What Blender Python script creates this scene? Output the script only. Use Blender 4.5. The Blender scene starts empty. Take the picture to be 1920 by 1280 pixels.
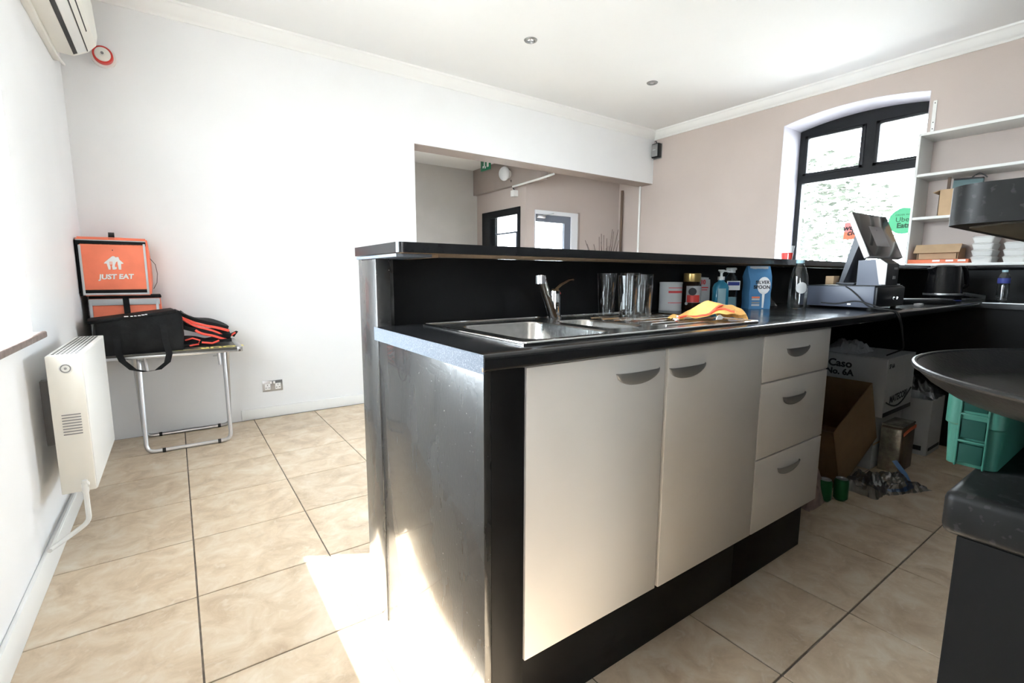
import bpy, bmesh, math, random
from mathutils import Vector, Matrix, noise
random.seed(7)
S = bpy.context.scene
COL = S.collection
PI = math.pi

# ------------------------------------------------------------------ camera
F, YAW, PITCH, ROLL, H = 900.91, .610578, .135376, -.0034715, 1.14
cy, sy, cp, sp = math.cos(YAW), math.sin(YAW), math.cos(PITCH), math.sin(PITCH)
fwd = Vector((sy*cp, cy*cp, -sp)); right = Vector((cy, -sy, 0)); down = fwd.cross(right)
r2 = right*math.cos(ROLL) + down*math.sin(ROLL); d2 = down*math.cos(ROLL) - right*math.sin(ROLL)
cam = bpy.data.cameras.new('camera'); cam.sensor_width = 36; cam.sensor_fit = 'HORIZONTAL'
cam.lens = F*36/1920; cam.clip_start = .01
co = bpy.data.objects.new('camera', cam); COL.objects.link(co)
co.matrix_world = Matrix(((r2.x, -d2.x, -fwd.x, 0), (r2.y, -d2.y, -fwd.y, 0), (r2.z, -d2.z, -fwd.z, H), (0, 0, 0, 1)))
S.camera = co

# ------------------------------------------------------------------ world, sun, exposure
W = bpy.data.worlds.new('world'); S.world = W; W.use_nodes = True
bg = W.node_tree.nodes['Background']
bg.inputs[0].default_value = (.83, .915, 1, 1); bg.inputs[1].default_value = 25.0
sun = bpy.data.lights.new('sun', 'SUN'); sun.energy = 90; sun.angle = .012; sun.color = (1, .975, .94)
so = bpy.data.objects.new('sun', sun); COL.objects.link(so)
so.rotation_euler = Vector((1, -.58, -1.15)).to_track_quat('-Z', 'Y').to_euler()
so.location = (-4, 4, 6)
S.view_settings.view_transform = 'Standard'; S.view_settings.look = 'None'
S.view_settings.exposure = 0.52; S.view_settings.gamma = 1; S.view_settings.use_curve_mapping = False

def portal(loc, d, w, h):
    l = bpy.data.lights.new('daylight_portal', 'AREA'); l.shape = 'RECTANGLE'; l.size = w; l.size_y = h
    l.cycles.is_portal = True
    o = bpy.data.objects.new('daylight_portal', l); COL.objects.link(o); o.location = loc
    o.rotation_euler = Vector(d).to_track_quat('-Z', 'Z').to_euler()

# ------------------------------------------------------------------ materials
def mat(name, col, rough=.5, metal=0, var=.0, vscale=8, bump=0, bscale=60, spec=.5, col2=None, speck=None, speckscale=300, speckth=.68, coat=0, trans=0, ior=1.45, rvar=0, stretch=None):
    m = bpy.data.materials.new(name); m.use_nodes = True
    nt = m.node_tree; b = nt.nodes['Principled BSDF']
    c = tuple(col) + (1,)
    b.inputs['Base Color'].default_value = c; b.inputs['Roughness'].default_value = rough; b.inputs['Metallic'].default_value = metal
    b.inputs['Specular IOR Level'].default_value = spec; b.inputs['Coat Weight'].default_value = coat
    b.inputs['Transmission Weight'].default_value = trans; b.inputs['IOR'].default_value = ior
    tc = nt.nodes.new('ShaderNodeTexCoord'); src = tc.outputs['Object']
    if stretch:
        mp = nt.nodes.new('ShaderNodeMapping'); mp.inputs['Scale'].default_value = stretch
        nt.links.new(src, mp.inputs[0]); src = mp.outputs[0]
    cs = None
    if var or col2:
        n = nt.nodes.new('ShaderNodeTexNoise'); n.inputs['Scale'].default_value = vscale; n.inputs['Detail'].default_value = 6
        nt.links.new(src, n.inputs['Vector'])
        r = nt.nodes.new('ShaderNodeMapRange'); r.inputs[1].default_value = .3; r.inputs[2].default_value = .7
        nt.links.new(n.outputs[0], r.inputs[0])
        mx = nt.nodes.new('ShaderNodeMix'); mx.data_type = 'RGBA'
        mx.inputs[6].default_value = tuple(x*(1-var) for x in col) + (1,)
        mx.inputs[7].default_value = (tuple(col2) if col2 else tuple(min(1, x*(1+var)) for x in col)) + (1,)
        nt.links.new(r.outputs[0], mx.inputs[0]); cs = mx.outputs[2]
        if rvar:
            rr = nt.nodes.new('ShaderNodeMapRange'); rr.inputs[3].default_value = max(.02, rough-rvar); rr.inputs[4].default_value = rough+rvar
            nt.links.new(r.outputs[0], rr.inputs[0]); nt.links.new(rr.outputs[0], b.inputs['Roughness'])
    if speck:
        n2 = nt.nodes.new('ShaderNodeTexNoise'); n2.inputs['Scale'].default_value = speckscale; n2.inputs['Detail'].default_value = 2
        nt.links.new(tc.outputs['Object'], n2.inputs['Vector'])
        r3 = nt.nodes.new('ShaderNodeMapRange'); r3.inputs[1].default_value = speckth; r3.inputs[2].default_value = speckth+.05
        nt.links.new(n2.outputs[0], r3.inputs[0])
        m2 = nt.nodes.new('ShaderNodeMix'); m2.data_type = 'RGBA'
        if cs: nt.links.new(cs, m2.inputs[6])
        else: m2.inputs[6].default_value = c
        m2.inputs[7].default_value = tuple(speck) + (1,)
        nt.links.new(r3.outputs[0], m2.inputs[0]); cs = m2.outputs[2]
    if cs: nt.links.new(cs, b.inputs['Base Color'])
    if bump:
        n3 = nt.nodes.new('ShaderNodeTexNoise'); n3.inputs['Scale'].default_value = bscale; n3.inputs['Detail'].default_value = 4
        nt.links.new(src, n3.inputs['Vector'])
        bp = nt.nodes.new('ShaderNodeBump'); bp.inputs['Strength'].default_value = bump; bp.inputs['Distance'].default_value = .01
        nt.links.new(n3.outputs[0], bp.inputs['Height']); nt.links.new(bp.outputs[0], b.inputs['Normal'])
    return m

def glassmat(name, tint, lo=.05, hi=.7, rough=.02):
    m = bpy.data.materials.new(name); m.use_nodes = True; nt = m.node_tree
    nt.nodes.remove(nt.nodes['Principled BSDF']); out = nt.nodes['Material Output']
    t = nt.nodes.new('ShaderNodeBsdfTransparent'); t.inputs[0].default_value = tuple(tint) + (1,)
    g = nt.nodes.new('ShaderNodeBsdfGlossy'); g.inputs['Roughness'].default_value = rough
    fr = nt.nodes.new('ShaderNodeFresnel'); fr.inputs[0].default_value = 1.45
    r = nt.nodes.new('ShaderNodeMapRange'); r.inputs[3].default_value = lo; r.inputs[4].default_value = hi
    mx = nt.nodes.new('ShaderNodeMixShader')
    nt.links.new(fr.outputs[0], r.inputs[0]); nt.links.new(r.outputs[0], mx.inputs[0])
    nt.links.new(t.outputs[0], mx.inputs[1]); nt.links.new(g.outputs[0], mx.inputs[2]); nt.links.new(mx.outputs[0], out.inputs[0])
    return m

M = {}
M['wall'] = mat('white_wall_paint', (.86, .86, .87), .55, var=.02, vscale=2, bump=.06, bscale=14)
M['darkgrey'] = mat('mid_grey_paint', (.27, .27, .27), .6, var=.03)
M['taupe'] = mat('taupe_wall_paint', (.515, .44, .405), .6, var=.03, vscale=2, bump=.08, bscale=20)
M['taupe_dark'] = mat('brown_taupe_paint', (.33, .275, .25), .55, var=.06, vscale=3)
M['greywall'] = mat('grey_white_paint', (.62, .60, .58), .6, var=.05, vscale=3, bump=.05)
M['ceil'] = mat('ceiling_paint', (.84, .84, .84), .7, var=.01, vscale=2)
M['trim'] = mat('white_gloss_trim', (.88, .88, .87), .35)
M['grout'] = mat('grout', (.16, .13, .105), .85, var=.3, vscale=30)
M['black_lam'] = mat('black_laminate', (.012, .012, .013), .17, var=.2, vscale=5, speck=(.06, .06, .065), speckscale=420, speckth=.70, rvar=.05)
M['black_gloss'] = mat('black_gloss_paint', (.02, .0195, .019), .27, spec=.8, coat=.3, speck=(.35, .34, .32), speckscale=150, speckth=.72, bump=.06, bscale=160, rvar=.02, var=.15, vscale=9, stretch=(1, 1, .35))
M['black_matte'] = mat('black_board', (.009, .0088, .0088), .45, spec=.14, var=.2, vscale=6, speck=(.05, .05, .05), speckscale=160, speckth=.76)
M['near_lam'] = mat('dark_granite_laminate', (.010, .010, .010), .4, spec=.2, var=.3, vscale=20, speck=(.025, .025, .025), speckscale=120, speckth=.6, rvar=.06)
M['olive'] = mat('dull_olive_board', (.05, .045, .034), .7, var=.2, vscale=12)
M['lam_edge'] = mat('speckled_edge_with_sheen', (.10, .115, .14), .28, speck=(.22, .23, .25), speckscale=500, speckth=.56, bump=.05, bscale=300)  # speckled laminate, its bluish grey base painting in the window's reflection
M['chip'] = mat('bare_chipboard', (.33, .21, .12), .8, var=.25, vscale=60)
M['cream'] = mat('cream_cabinet_front', (.70, .66, .615), .42, var=.015, vscale=6)
M['cream_edge'] = mat('cabinet_carcass', (.20, .165, .125), .6)
M['pewter'] = mat('pewter_handle', (.26, .26, .262), .42, metal=.6)
M['steel'] = mat('brushed_steel', (.62, .61, .59), .2, metal=1, var=.06, vscale=40, stretch=(1, 12, 1), rvar=.06)
M['chrome'] = mat('chrome', (.82, .82, .83), .07, metal=1)
M['alu'] = mat('satin_aluminium', (.55, .56, .58), .28, metal=.9)
M['white'] = mat('white_plastic', (.80, .80, .78), .4)
M['offwhite'] = mat('cream_enamel', (.82, .80, .74), .4, var=.02, vscale=5)
M['dark'] = mat('dark_recess', (.02, .02, .02), .6)
M['greypart'] = mat('grey_plastic', (.25, .25, .25), .5)  # plain grey plastic for grilles, plates, brackets and small labels
M['orange'] = mat('orange_nylon', (.94, .235, .13), .6, var=.08, vscale=9, bump=.15, bscale=18)
M['reflect'] = mat('silver_reflective_tape', (.55, .57, .60), .4, metal=.2)
M['bagblack'] = mat('black_nylon', (.012, .0125, .0135), .62, spec=.15, var=.4, vscale=14, bump=.3, bscale=25)
M['print_white'] = mat('white_print', (.86, .86, .86), .5)
M['red'] = mat('red_plastic', (.62, .05, .04), .4)
M['redwebbing'] = mat('red_trim', (.85, .09, .06), .6)
M['yellow'] = mat('yellow_print', (.85, .75, .25), .5)
M['board'] = mat('printed_board', (.075, .07, .062), .35, var=.1, vscale=5)
M['frame_dark'] = mat('dark_grey_frame', (.012, .013, .015), .4, spec=.25, var=.1, vscale=10)
M['frame_white'] = mat('white_door_frame', (.80, .81, .84), .4)
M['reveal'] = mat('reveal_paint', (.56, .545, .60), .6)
M['frame_grey'] = mat('blue_grey_frame', (.16, .18, .23), .4)
M['glass'] = glassmat('window_glass', (.97, .985, .98), .03, .5)
M['tumbler'] = glassmat('tumbler_glass', (.96, .965, .965), .012, .42)
M['clearplastic'] = glassmat('clear_plastic', (.88, .9, .9), .06, .9, .08)
M['filmplastic'] = glassmat('crinkled_film', (.9, .92, .94), .10, .7, .2)
M['sillwood'] = mat('worn_brown_edge', (.17, .125, .11), .55, var=.3, vscale=30)
M['card'] = mat('brown_cardboard', (.26, .165, .08), .8, var=.08, vscale=12)
M['card2'] = mat('kraft_cardboard', (.52, .36, .22), .8, var=.06, vscale=12)
M['carton'] = mat('white_carton', (.50, .50, .50), .65, var=.04, vscale=8)
M['ink'] = mat('black_ink', (.02, .02, .025), .6)
M['redink'] = mat('red_ink', (.65, .06, .06), .5)
M['foam'] = mat('white_foam', (.78, .77, .75), .6)
M['green_crate'] = mat('green_plastic', (.024, .105, .078), .42, spec=.3, var=.1, vscale=10, speck=(.1, .22, .18), speckscale=90, speckth=.74)
M['crate_shade'] = mat('crate_green_in_shade', (.008, .038, .029), .6, spec=.1)  # darker copy of the crate green, painting the shade inside the grips
M['kettle'] = mat('kettle_black', (.008, .008, .009), .22, spec=.3)
M['tray'] = mat('black_tray', (.014, .014, .014), .3, spec=.22, var=.2, vscale=30, bump=.05, bscale=250)
M['gold'] = mat('gold_lid', (.60, .42, .16), .3, metal=.8)
M['coffee'] = mat('dark_coffee', (.022, .012, .008), .15)
M['bluesoap'] = mat('blue_soap', (.03, .22, .34), .15, coat=.3)
M['palelabel'] = mat('pale_blue_label', (.33, .50, .56), .4)
M['sugar'] = mat('blue_paper', (.07, .21, .40), .6, var=.12, vscale=12)
M['cloth'] = mat('yellow_cloth', (.82, .44, .13), .9, var=.1, vscale=40, bump=.4, bscale=220)
M['clothwhite'] = mat('white_cloth', (.85, .82, .78), .9)
M['clothred'] = mat('red_hem', (.80, .10, .05), .9)
M['navy'] = mat('blue_label', (.05, .07, .32), .5)
M['greyplastic'] = mat('dark_blue_grey_metal', (.06, .065, .08), .4)
M['bluegrey'] = mat('blue_grey_plastic', (.085, .095, .13), .4)
M['screen'] = mat('black_screen', (.03, .028, .027), .09, spec=.6)
M['screen_ui'] = mat('grey_screen_card', (.20, .19, .20), .12)
M['bezel'] = mat('silver_bezel', (.55, .50, .48), .4)
M['ubergreen'] = mat('green_sticker', (.10, .50, .25), .5)
M['uberink'] = mat('dark_green_ink', (.01, .07, .03), .5)
M['jeorange'] = mat('orange_sticker', (.90, .20, .10), .5)
M['jepink'] = mat('pink_sticker', (.80, .27, .25), .5)
M['exitgreen'] = mat('exit_green', (.01, .20, .09), .4)
M['twig'] = mat('dry_twig', (.10, .07, .06), .8)
M['terracotta'] = mat('brown_pipe', (.13, .085, .06), .6)
M['greencan'] = mat('green_metal_can', (.012, .13, .045), .3, metal=.5)
M['bluefilm'] = mat('blue_plastic_strip', (.10, .22, .45), .4)
M['orangebox'] = mat('orange_red_box', (.80, .20, .09), .5)
M['foil'] = mat('foil_wrap', (.5, .47, .40), .25, metal=.7, var=.3, vscale=40, bump=.3, bscale=40)
M['brownpack'] = mat('dark_brown_pack', (.07, .045, .025), .4, var=.4, vscale=20)
M['pinkbag'] = mat('pinkish_bag', (.36, .26, .23), .5, var=.3, vscale=20)
M['leaf'] = mat('leaf', (.058, .066, .054), .6, spec=.1, var=.2, vscale=2)
M['bark'] = mat('bark', (.12, .09, .06), .9)
M['ground'] = mat('paving', (.33, .325, .31), .9, var=.1, vscale=3)
M['teal'] = mat('teal_folder', (.10, .16, .17), .5)

# floor tile: beige, mottled, a little different from tile to tile
def tilemat():
    m = bpy.data.materials.new('beige_floor_tile'); m.use_nodes = True; nt = m.node_tree; b = nt.nodes['Principled BSDF']
    geo = nt.nodes.new('ShaderNodeNewGeometry'); oi = nt.nodes.new('ShaderNodeObjectInfo')
    add = nt.nodes.new('ShaderNodeVectorMath'); add.operation = 'MULTIPLY_ADD'
    cmb = nt.nodes.new('ShaderNodeCombineXYZ'); nt.links.new(oi.outputs['Random'], cmb.inputs[2])
    add.inputs[1].default_value = (1, 1, 1); nt.links.new(geo.outputs['Position'], add.inputs[0])
    sc = nt.nodes.new('ShaderNodeVectorMath'); sc.operation = 'SCALE'; sc.inputs['Scale'].default_value = 7
    nt.links.new(cmb.outputs[0], sc.inputs[0]); nt.links.new(sc.outputs[0], add.inputs[2])
    n1 = nt.nodes.new('ShaderNodeTexNoise'); n1.inputs['Scale'].default_value = 8; n1.inputs['Detail'].default_value = 8; n1.inputs['Roughness'].default_value = .62; n1.inputs['Distortion'].default_value = .6
    nt.links.new(add.outputs[0], n1.inputs['Vector'])
    cr = nt.nodes.new('ShaderNodeValToRGB'); e = cr.color_ramp.elements
    e[0].position = .30; e[0].color = (.49, .365, .25, 1); e[1].position = .72; e[1].color = (.74, .65, .53, 1)
    k = cr.color_ramp.elements.new(.5); k.color = (.64, .505, .365, 1)
    nt.links.new(n1.outputs[0], cr.inputs[0])
    n2 = nt.nodes.new('ShaderNodeTexNoise'); n2.inputs['Scale'].default_value = 26; n2.inputs['Detail'].default_value = 5; n2.inputs['Distortion'].default_value = 1.2
    nt.links.new(add.outputs[0], n2.inputs['Vector'])
    r = nt.nodes.new('ShaderNodeMapRange'); r.inputs[1].default_value = .55; r.inputs[2].default_value = .72; r.inputs[4].default_value = .45
    nt.links.new(n2.outputs[0], r.inputs[0])
    mx = nt.nodes.new('ShaderNodeMix'); mx.data_type = 'RGBA'; mx.inputs[7].default_value = (.74, .66, .56, 1)
    nt.links.new(r.outputs[0], mx.inputs[0]); nt.links.new(cr.outputs[0], mx.inputs[6])
    hs = nt.nodes.new('ShaderNodeHueSaturation'); v = nt.nodes.new('ShaderNodeMapRange'); v.inputs[3].default_value = .93; v.inputs[4].default_value = 1.05
    nt.links.new(oi.outputs['Random'], v.inputs[0]); nt.links.new(v.outputs[0], hs.inputs['Value']); nt.links.new(mx.outputs[2], hs.inputs['Color'])
    nt.links.new(hs.outputs[0], b.inputs['Base Color']); b.inputs['Roughness'].default_value = .42
    bp = nt.nodes.new('ShaderNodeBump'); bp.inputs['Strength'].default_value = .08; bp.inputs['Distance'].default_value = .005
    nt.links.new(n2.outputs[0], bp.inputs['Height']); nt.links.new(bp.outputs[0], b.inputs['Normal'])
    return m
M['tile'] = tilemat()

# ------------------------------------------------------------------ mesh builder
class MB:
    def __init__(s): s.bm = bmesh.new()
    def _merge(s, b, mtx=None):
        if mtx is not None: b.transform(mtx)
        me = bpy.data.meshes.new('tmp'); b.to_mesh(me); b.free(); s.bm.from_mesh(me); bpy.data.meshes.remove(me); return s
    def box(s, x0, x1, y0, y1, z0, z1, bev=0, seg=2, mtx=None):
        b = bmesh.new(); bmesh.ops.create_cube(b, size=1)
        b.transform(Matrix.Translation(((x0+x1)/2, (y0+y1)/2, (z0+z1)/2)) @ Matrix.Diagonal((abs(x1-x0), abs(y1-y0), abs(z1-z0), 1)))
        if bev: bmesh.ops.bevel(b, geom=b.edges[:], offset=bev, segments=seg, affect='EDGES', profile=.5)
        return s._merge(b, mtx)
    def cyl(s, c, r, h, axis='z', seg=24, r2=None, mtx=None):
        b = bmesh.new(); bmesh.ops.create_cone(b, cap_ends=True, segments=seg, radius1=r, radius2=r if r2 is None else r2, depth=h)
        R = {'z': Matrix(), 'x': Matrix.Rotation(PI/2, 4, 'Y'), 'y': Matrix.Rotation(-PI/2, 4, 'X')}[axis]
        b.transform(Matrix.Translation(c) @ R); return s._merge(b, mtx)
    def lathe(s, prof, c=(0, 0, 0), seg=28, mtx=None):
        b = bmesh.new(); rings = []
        for r, z in prof:
            if r < 1e-6: rings.append([b.verts.new((c[0], c[1], c[2]+z))])
            else: rings.append([b.verts.new((c[0]+r*math.cos(2*PI*i/seg), c[1]+r*math.sin(2*PI*i/seg), c[2]+z)) for i in range(seg)])
        for a, d in zip(rings, rings[1:]):
            for i in range(seg):
                j = (i+1) % seg
                if len(a) == 1 and len(d) == 1: continue
                if len(a) == 1: b.faces.new((a[0], d[i], d[j]))
                elif len(d) == 1: b.faces.new((a[i], d[0], a[j]))
                else: b.faces.new((a[i], d[i], d[j], a[j]))
        bmesh.ops.recalc_face_normals(b, faces=b.faces[:])
        return s._merge(b, mtx)
    def tube(s, pts, r, seg=8, closed=False, mtx=None, flat=None):
        P = [Vector(p) for p in pts]; n = len(P); b = bmesh.new(); rings = []; up = None
        for i, p in enumerate(P):
            a = P[i-1] if (i or closed) else P[i]; c = P[(i+1) % n] if (i < n-1 or closed) else P[i]
            t = (c-a).normalized()
            if up is None: up = Vector((0, 0, 1)) if abs(t.z) < .9 else Vector((1, 0, 0))
            u = (up - t*up.dot(t)); u = u.normalized() if u.length > 1e-5 else t.orthogonal().normalized()
            v = t.cross(u); up = u
            ru, rv = (r, r) if flat is None else flat
            rings.append([b.verts.new(p + u*ru*math.cos(2*PI*k/seg) + v*rv*math.sin(2*PI*k/seg)) for k in range(seg)])
        for i in range(n if closed else n-1):
            a, d = rings[i], rings[(i+1) % n]
            for k in range(seg): b.faces.new((a[k], a[(k+1) % seg], d[(k+1) % seg], d[k]))
        if not closed: b.faces.new(rings[0][::-1]); b.faces.new(rings[-1])
        bmesh.ops.recalc_face_normals(b, faces=b.faces[:])
        return s._merge(b, mtx)
    def prism(s, poly, a, b_, plane='xy', mtx=None):
        # polygon in the plane, extruded along the third axis from a to b_
        f = {'xy': lambda u, v, w: (u, v, w), 'xz': lambda u, v, w: (u, w, v), 'yz': lambda u, v, w: (w, u, v)}[plane]
        b = bmesh.new(); A = [b.verts.new(f(u, v, a)) for u, v in poly]; B = [b.verts.new(f(u, v, b_)) for u, v in poly]
        b.faces.new(A); b.faces.new(B[::-1]); n = len(poly)
        for i in range(n): b.faces.new((A[i], B[i], B[(i+1) % n], A[(i+1) % n]))
        bmesh.ops.recalc_face_normals(b, faces=b.faces[:])
        return s._merge(b, mtx)
    def loft(s, loops, cap0=False, cap1=False, mtx=None):
        b = bmesh.new(); R = [[b.verts.new(p) for p in l] for l in loops]; n = len(loops[0])
        for a, d in zip(R, R[1:]):
            for i in range(n): b.faces.new((a[i], a[(i+1) % n], d[(i+1) % n], d[i]))
        if cap0: b.faces.new(R[0][::-1])
        if cap1: b.faces.new(R[-1])
        bmesh.ops.recalc_face_normals(b, faces=b.faces[:])
        return s._merge(b, mtx)
    def grid(s, fn, nu, nv, thick=0, mtx=None):
        b = bmesh.new(); V = [[b.verts.new(fn(i/nu, j/nv)) for j in range(nv+1)] for i in range(nu+1)]
        for i in range(nu):
            for j in range(nv): b.faces.new((V[i][j], V[i+1][j], V[i+1][j+1], V[i][j+1]))
        if thick: bmesh.ops.recalc_face_normals(b, faces=b.faces[:]); bmesh.ops.solidify(b, geom=b.faces[:], thickness=thick)
        return s._merge(b, mtx)
    def xf(s, m): s.bm.transform(m); return s
    def build(s, name, m, parent=None, smooth=35, loc=None, mtx=None, kind=None):
        me = bpy.data.meshes.new(name)
        if mtx is not None: s.bm.transform(mtx)
        if loc is not None: s.bm.transform(Matrix.Translation(-Vector(loc)))
        s.bm.to_mesh(me); s.bm.free()
        if smooth:
            for p in me.polygons: p.use_smooth = True
            me.set_sharp_from_angle(angle=math.radians(smooth))
        me.materials.append(M[m])
        o = bpy.data.objects.new(name, me); COL.objects.link(o)
        if loc is not None: o.location = loc
        if parent: o.parent = parent
        if kind: o['kind'] = kind
        return o

def thing(name, label, cat, loc=(0, 0, 0), rz=0, group=None, rot=None):
    o = bpy.data.objects.new(name, None); COL.objects.link(o); o.empty_display_size = .05
    o.location = loc; o.rotation_euler = rot if rot else (0, 0, rz)
    o['label'] = label; o['category'] = cat
    if group: o['group'] = group
    return o
def tag(o, label, cat, group=None):
    o['label'] = label; o['category'] = cat
    if group: o['group'] = group
    return o
def struct(o, label=None):
    o['kind'] = 'structure'
    if label: o['label'] = label
    return o
def copy_tree(o, parent=None):
    c = o.copy(); COL.objects.link(c); c.parent = parent
    for ch in list(o.children): copy_tree(ch, c)
    return c
def text_mb(txt, size, depth=.0004, bold=0, align='CENTER', shear=0, spacing=1):
    cu = bpy.data.curves.new('txt', 'FONT'); cu.body = txt; cu.size = size; cu.extrude = depth; cu.offset = bold
    cu.align_x = align; cu.align_y = 'CENTER'; cu.resolution_u = 3; cu.shear = shear; cu.space_character = spacing
    o = bpy.data.objects.new('txt', cu); COL.objects.link(o); bpy.context.view_layer.update()
    me = bpy.data.meshes.new_from_object(o.evaluated_get(bpy.context.evaluated_depsgraph_get()))
    mb = MB(); mb.bm.from_mesh(me); bpy.data.meshes.remove(me)
    bpy.data.objects.remove(o); bpy.data.curves.remove(cu); return mb
def basis(o, ux, uy):
    # matrix taking local x,y,z(normal) to the given axes at origin o
    ux = Vector(ux).normalized(); uy = Vector(uy).normalized(); uz = ux.cross(uy)
    return Matrix(((ux.x, uy.x, uz.x, o[0]), (ux.y, uy.y, uz.y, o[1]), (ux.z, uy.z, uz.z, o[2]), (0, 0, 0, 1)))
def rrect(cx, cy_, w, h, r, z, n=6):
    out = []
    for sx, sy_, a0 in ((1, 1, 0), (-1, 1, PI/2), (-1, -1, PI), (1, -1, 1.5*PI)):
        for k in range(n+1):
            a = a0 + PI/2*k/n
            out.append((cx+sx*(w/2-r)+r*math.cos(a), cy_+sy_*(h/2-r)+r*math.sin(a), z))
    return out
def arcpts(c, r, a0, a1, n): return [(c[0]+r*math.cos(a0+(a1-a0)*i/n), c[1]+r*math.sin(a0+(a1-a0)*i/n)) for i in range(n+1)]
def bend(pts, r, n=5):
    # round the corners of a polyline
    P = [Vector(p) for p in pts]; out = [P[0]]
    for i in range(1, len(P)-1):
        a = (P[i-1]-P[i]).normalized(); b = (P[i+1]-P[i]).normalized()
        for k in range(n+1):
            t = k/n; p0 = P[i]+a*r; p1 = P[i]+b*r
            out.append((1-t)**2*p0 + 2*t*(1-t)*P[i] + t*t*p1)
    out.append(P[-1]); return out

# ------------------------------------------------------------------ the room
XL, XR, YB, YF, ZC = -.475, 5.17, 4.23, -2.6, 2.95
floor = struct(MB().box(XL-.3, XR+.3, YF-.3, 6.2, -.15, -.004).build('floor', 'grout'))
P_, GX, GY, g = .457, -.013, 1.482, .0028
full = MB().box(-P_/2+g, P_/2-g, -P_/2+g, P_/2-g, -.01, 0, .0012, 1).build('tile', 'tile', smooth=0)
full_me = full.data; first = True
for i in range(-2, 13):
    for j in range(-9, 10):
        x0, x1 = GX+i*P_+g, GX+(i+1)*P_-g; y0, y1 = GY+j*.455+g, GY+(j+1)*.455-g
        cx0, cx1, cy0, cy1 = max(x0, XL), min(x1, XR), max(y0, YF), min(y1, 5.95 if x0 > 1.8 else YB)
        if cx1-cx0 < .02 or cy1-cy0 < .02: continue
        if (cx0, cx1, cy0, cy1) == (x0, x1, y0, y1):
            if first: o = full; first = False
            else: o = bpy.data.objects.new('tile', full_me); COL.objects.link(o)
            o.location = ((x0+x1)/2, (y0+y1)/2, 0); o.scale = (1, .455/P_, 1)
        else:
            c = ((cx0+cx1)/2, (cy0+cy1)/2, 0)
            o = MB().box(cx0, cx1, cy0, cy1, -.01, 0, .0012, 1).build('tile', 'tile', smooth=0, loc=c)
        o.parent = floor
struct(MB().box(XL-.3, XR+.3, YF-.3, YB+.22, ZC, ZC+.15).build('ceiling', 'ceil'))

# left wall: window in view, and an unseen one placed to light the cabinets
LW = [(.85, 2.65), (-2.5, -1.1)]; LZ0, LZ1 = .9, 2.5
b = MB(); b.box(XL-.3, XL, YF-.3, YB+.22, -.1, LZ0); b.box(XL-.3, XL, YF-.3, YB+.22, LZ1, ZC)
ys = [YF-.3, -2.5, -1.1, .85, 2.65, YB+.22]
for k in (0, 2, 4): b.box(XL-.3, XL, ys[k], ys[k+1], LZ0, LZ1)
struct(b.build('wall_left', 'wall', smooth=0))
for k, (ya, yb) in enumerate(LW):
    w = thing('window_%d' % (k+1), 'tall white framed window in the left wall', 'window'); del w['category']; w['kind'] = 'structure'
    xa, xb = XL-.24, XL-.18
    f = MB()
    for (p, q) in ((ya, ya+.05), (yb-.05, yb)): f.box(xa, xb, p, q, LZ0, LZ1)
    f.box(xa, xb, ya+.05, yb-.05, LZ0, LZ0+.06); f.box(xa, xb, ya+.05, yb-.05, LZ1-.06, LZ1)
    f.build('window_frame', 'frame_white', w, 0)
    for (p, q) in ((ya+.05, yb-.05),):
        MB().box(xa+.025, xa+.031, p, q, LZ0+.06, LZ1-.06).build('pane', 'glass', w, 0)
    s_ = MB().box(XL-.18, XL+.03, ya, yb, LZ0-.005, LZ0+.012, .003).build('window_sill', 'trim', w)
    MB().box(XL+.022, XL+.04, ya-.02, yb+.015, LZ0-.012, LZ0+.014, .006, 3).build('sill_nosing', 'sillwood', s_)
    portal((XL-.3, (ya+yb)/2, (LZ0+LZ1)/2), (1, 0, 0), yb-ya, LZ1-LZ0)
# unseen overhang added outside the left windows to cut the sun patch short
struct(MB().box(-1.9, XL-.3, -3.2, 6, 3.03, 3.13).build('sun_overhang', 'trim', smooth=0), 'added white overhang outside the left windows, cutting off the sun')

# back wall with the wide opening beyond the bar
OX, OZ = 1.875, 2.325
b = MB(); b.box(XL-.3, OX, YB, YB+.22, -.1, ZC); b.box(OX, XR, YB, YB+.22, OZ, ZC)
struct(b.build('wall_back', 'wall', smooth=0))
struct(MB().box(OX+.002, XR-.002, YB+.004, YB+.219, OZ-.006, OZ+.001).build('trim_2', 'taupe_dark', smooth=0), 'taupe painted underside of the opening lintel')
# wall behind the camera
struct(MB().box(XL-.3, XR+.3, YF-.3, YF, -.1, ZC).build('wall_front', 'taupe', smooth=0))
struct(MB().box(.62, XR, -.9, -.76, -.1, ZC).build('wall_aisle_shade', 'darkgrey', smooth=0), 'unseen grey wall added to keep window light off the aisle')  # unseen wall, added to darken the aisle and the boxes beyond

# right wall with the arched window
WY0, WY1, WZ0, WSP, WAP = 1.448, 2.61, 1.0, 2.648, 2.712
def arch(y, spring=WSP, apex=WAP, a=WY0, c=WY1):
    half = (c-a)/2; t = (y-(a+c)/2)/half; rise = apex-spring; R = (half*half+rise*rise)/(2*rise)
    return apex-R+math.sqrt(max(0, R*R-(t*half)**2))
b = MB(); XO = XR+.48
b.box(XR, XO, YF-.3, WY0, -.1, ZC); b.box(XR, XO, WY1, 4.8, -.1, ZC); b.box(XR, XO, WY0, WY1, -.1, WZ0)
N = 16
top = [(WY0+(WY1-WY0)*i/N, arch(WY0+(WY1-WY0)*i/N)) for i in range(N+1)]
b.prism(top + [(WY1, ZC), (WY0, ZC)], XR, XO, 'yz')
struct(b.build('wall_right', 'taupe', smooth=20))
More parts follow.
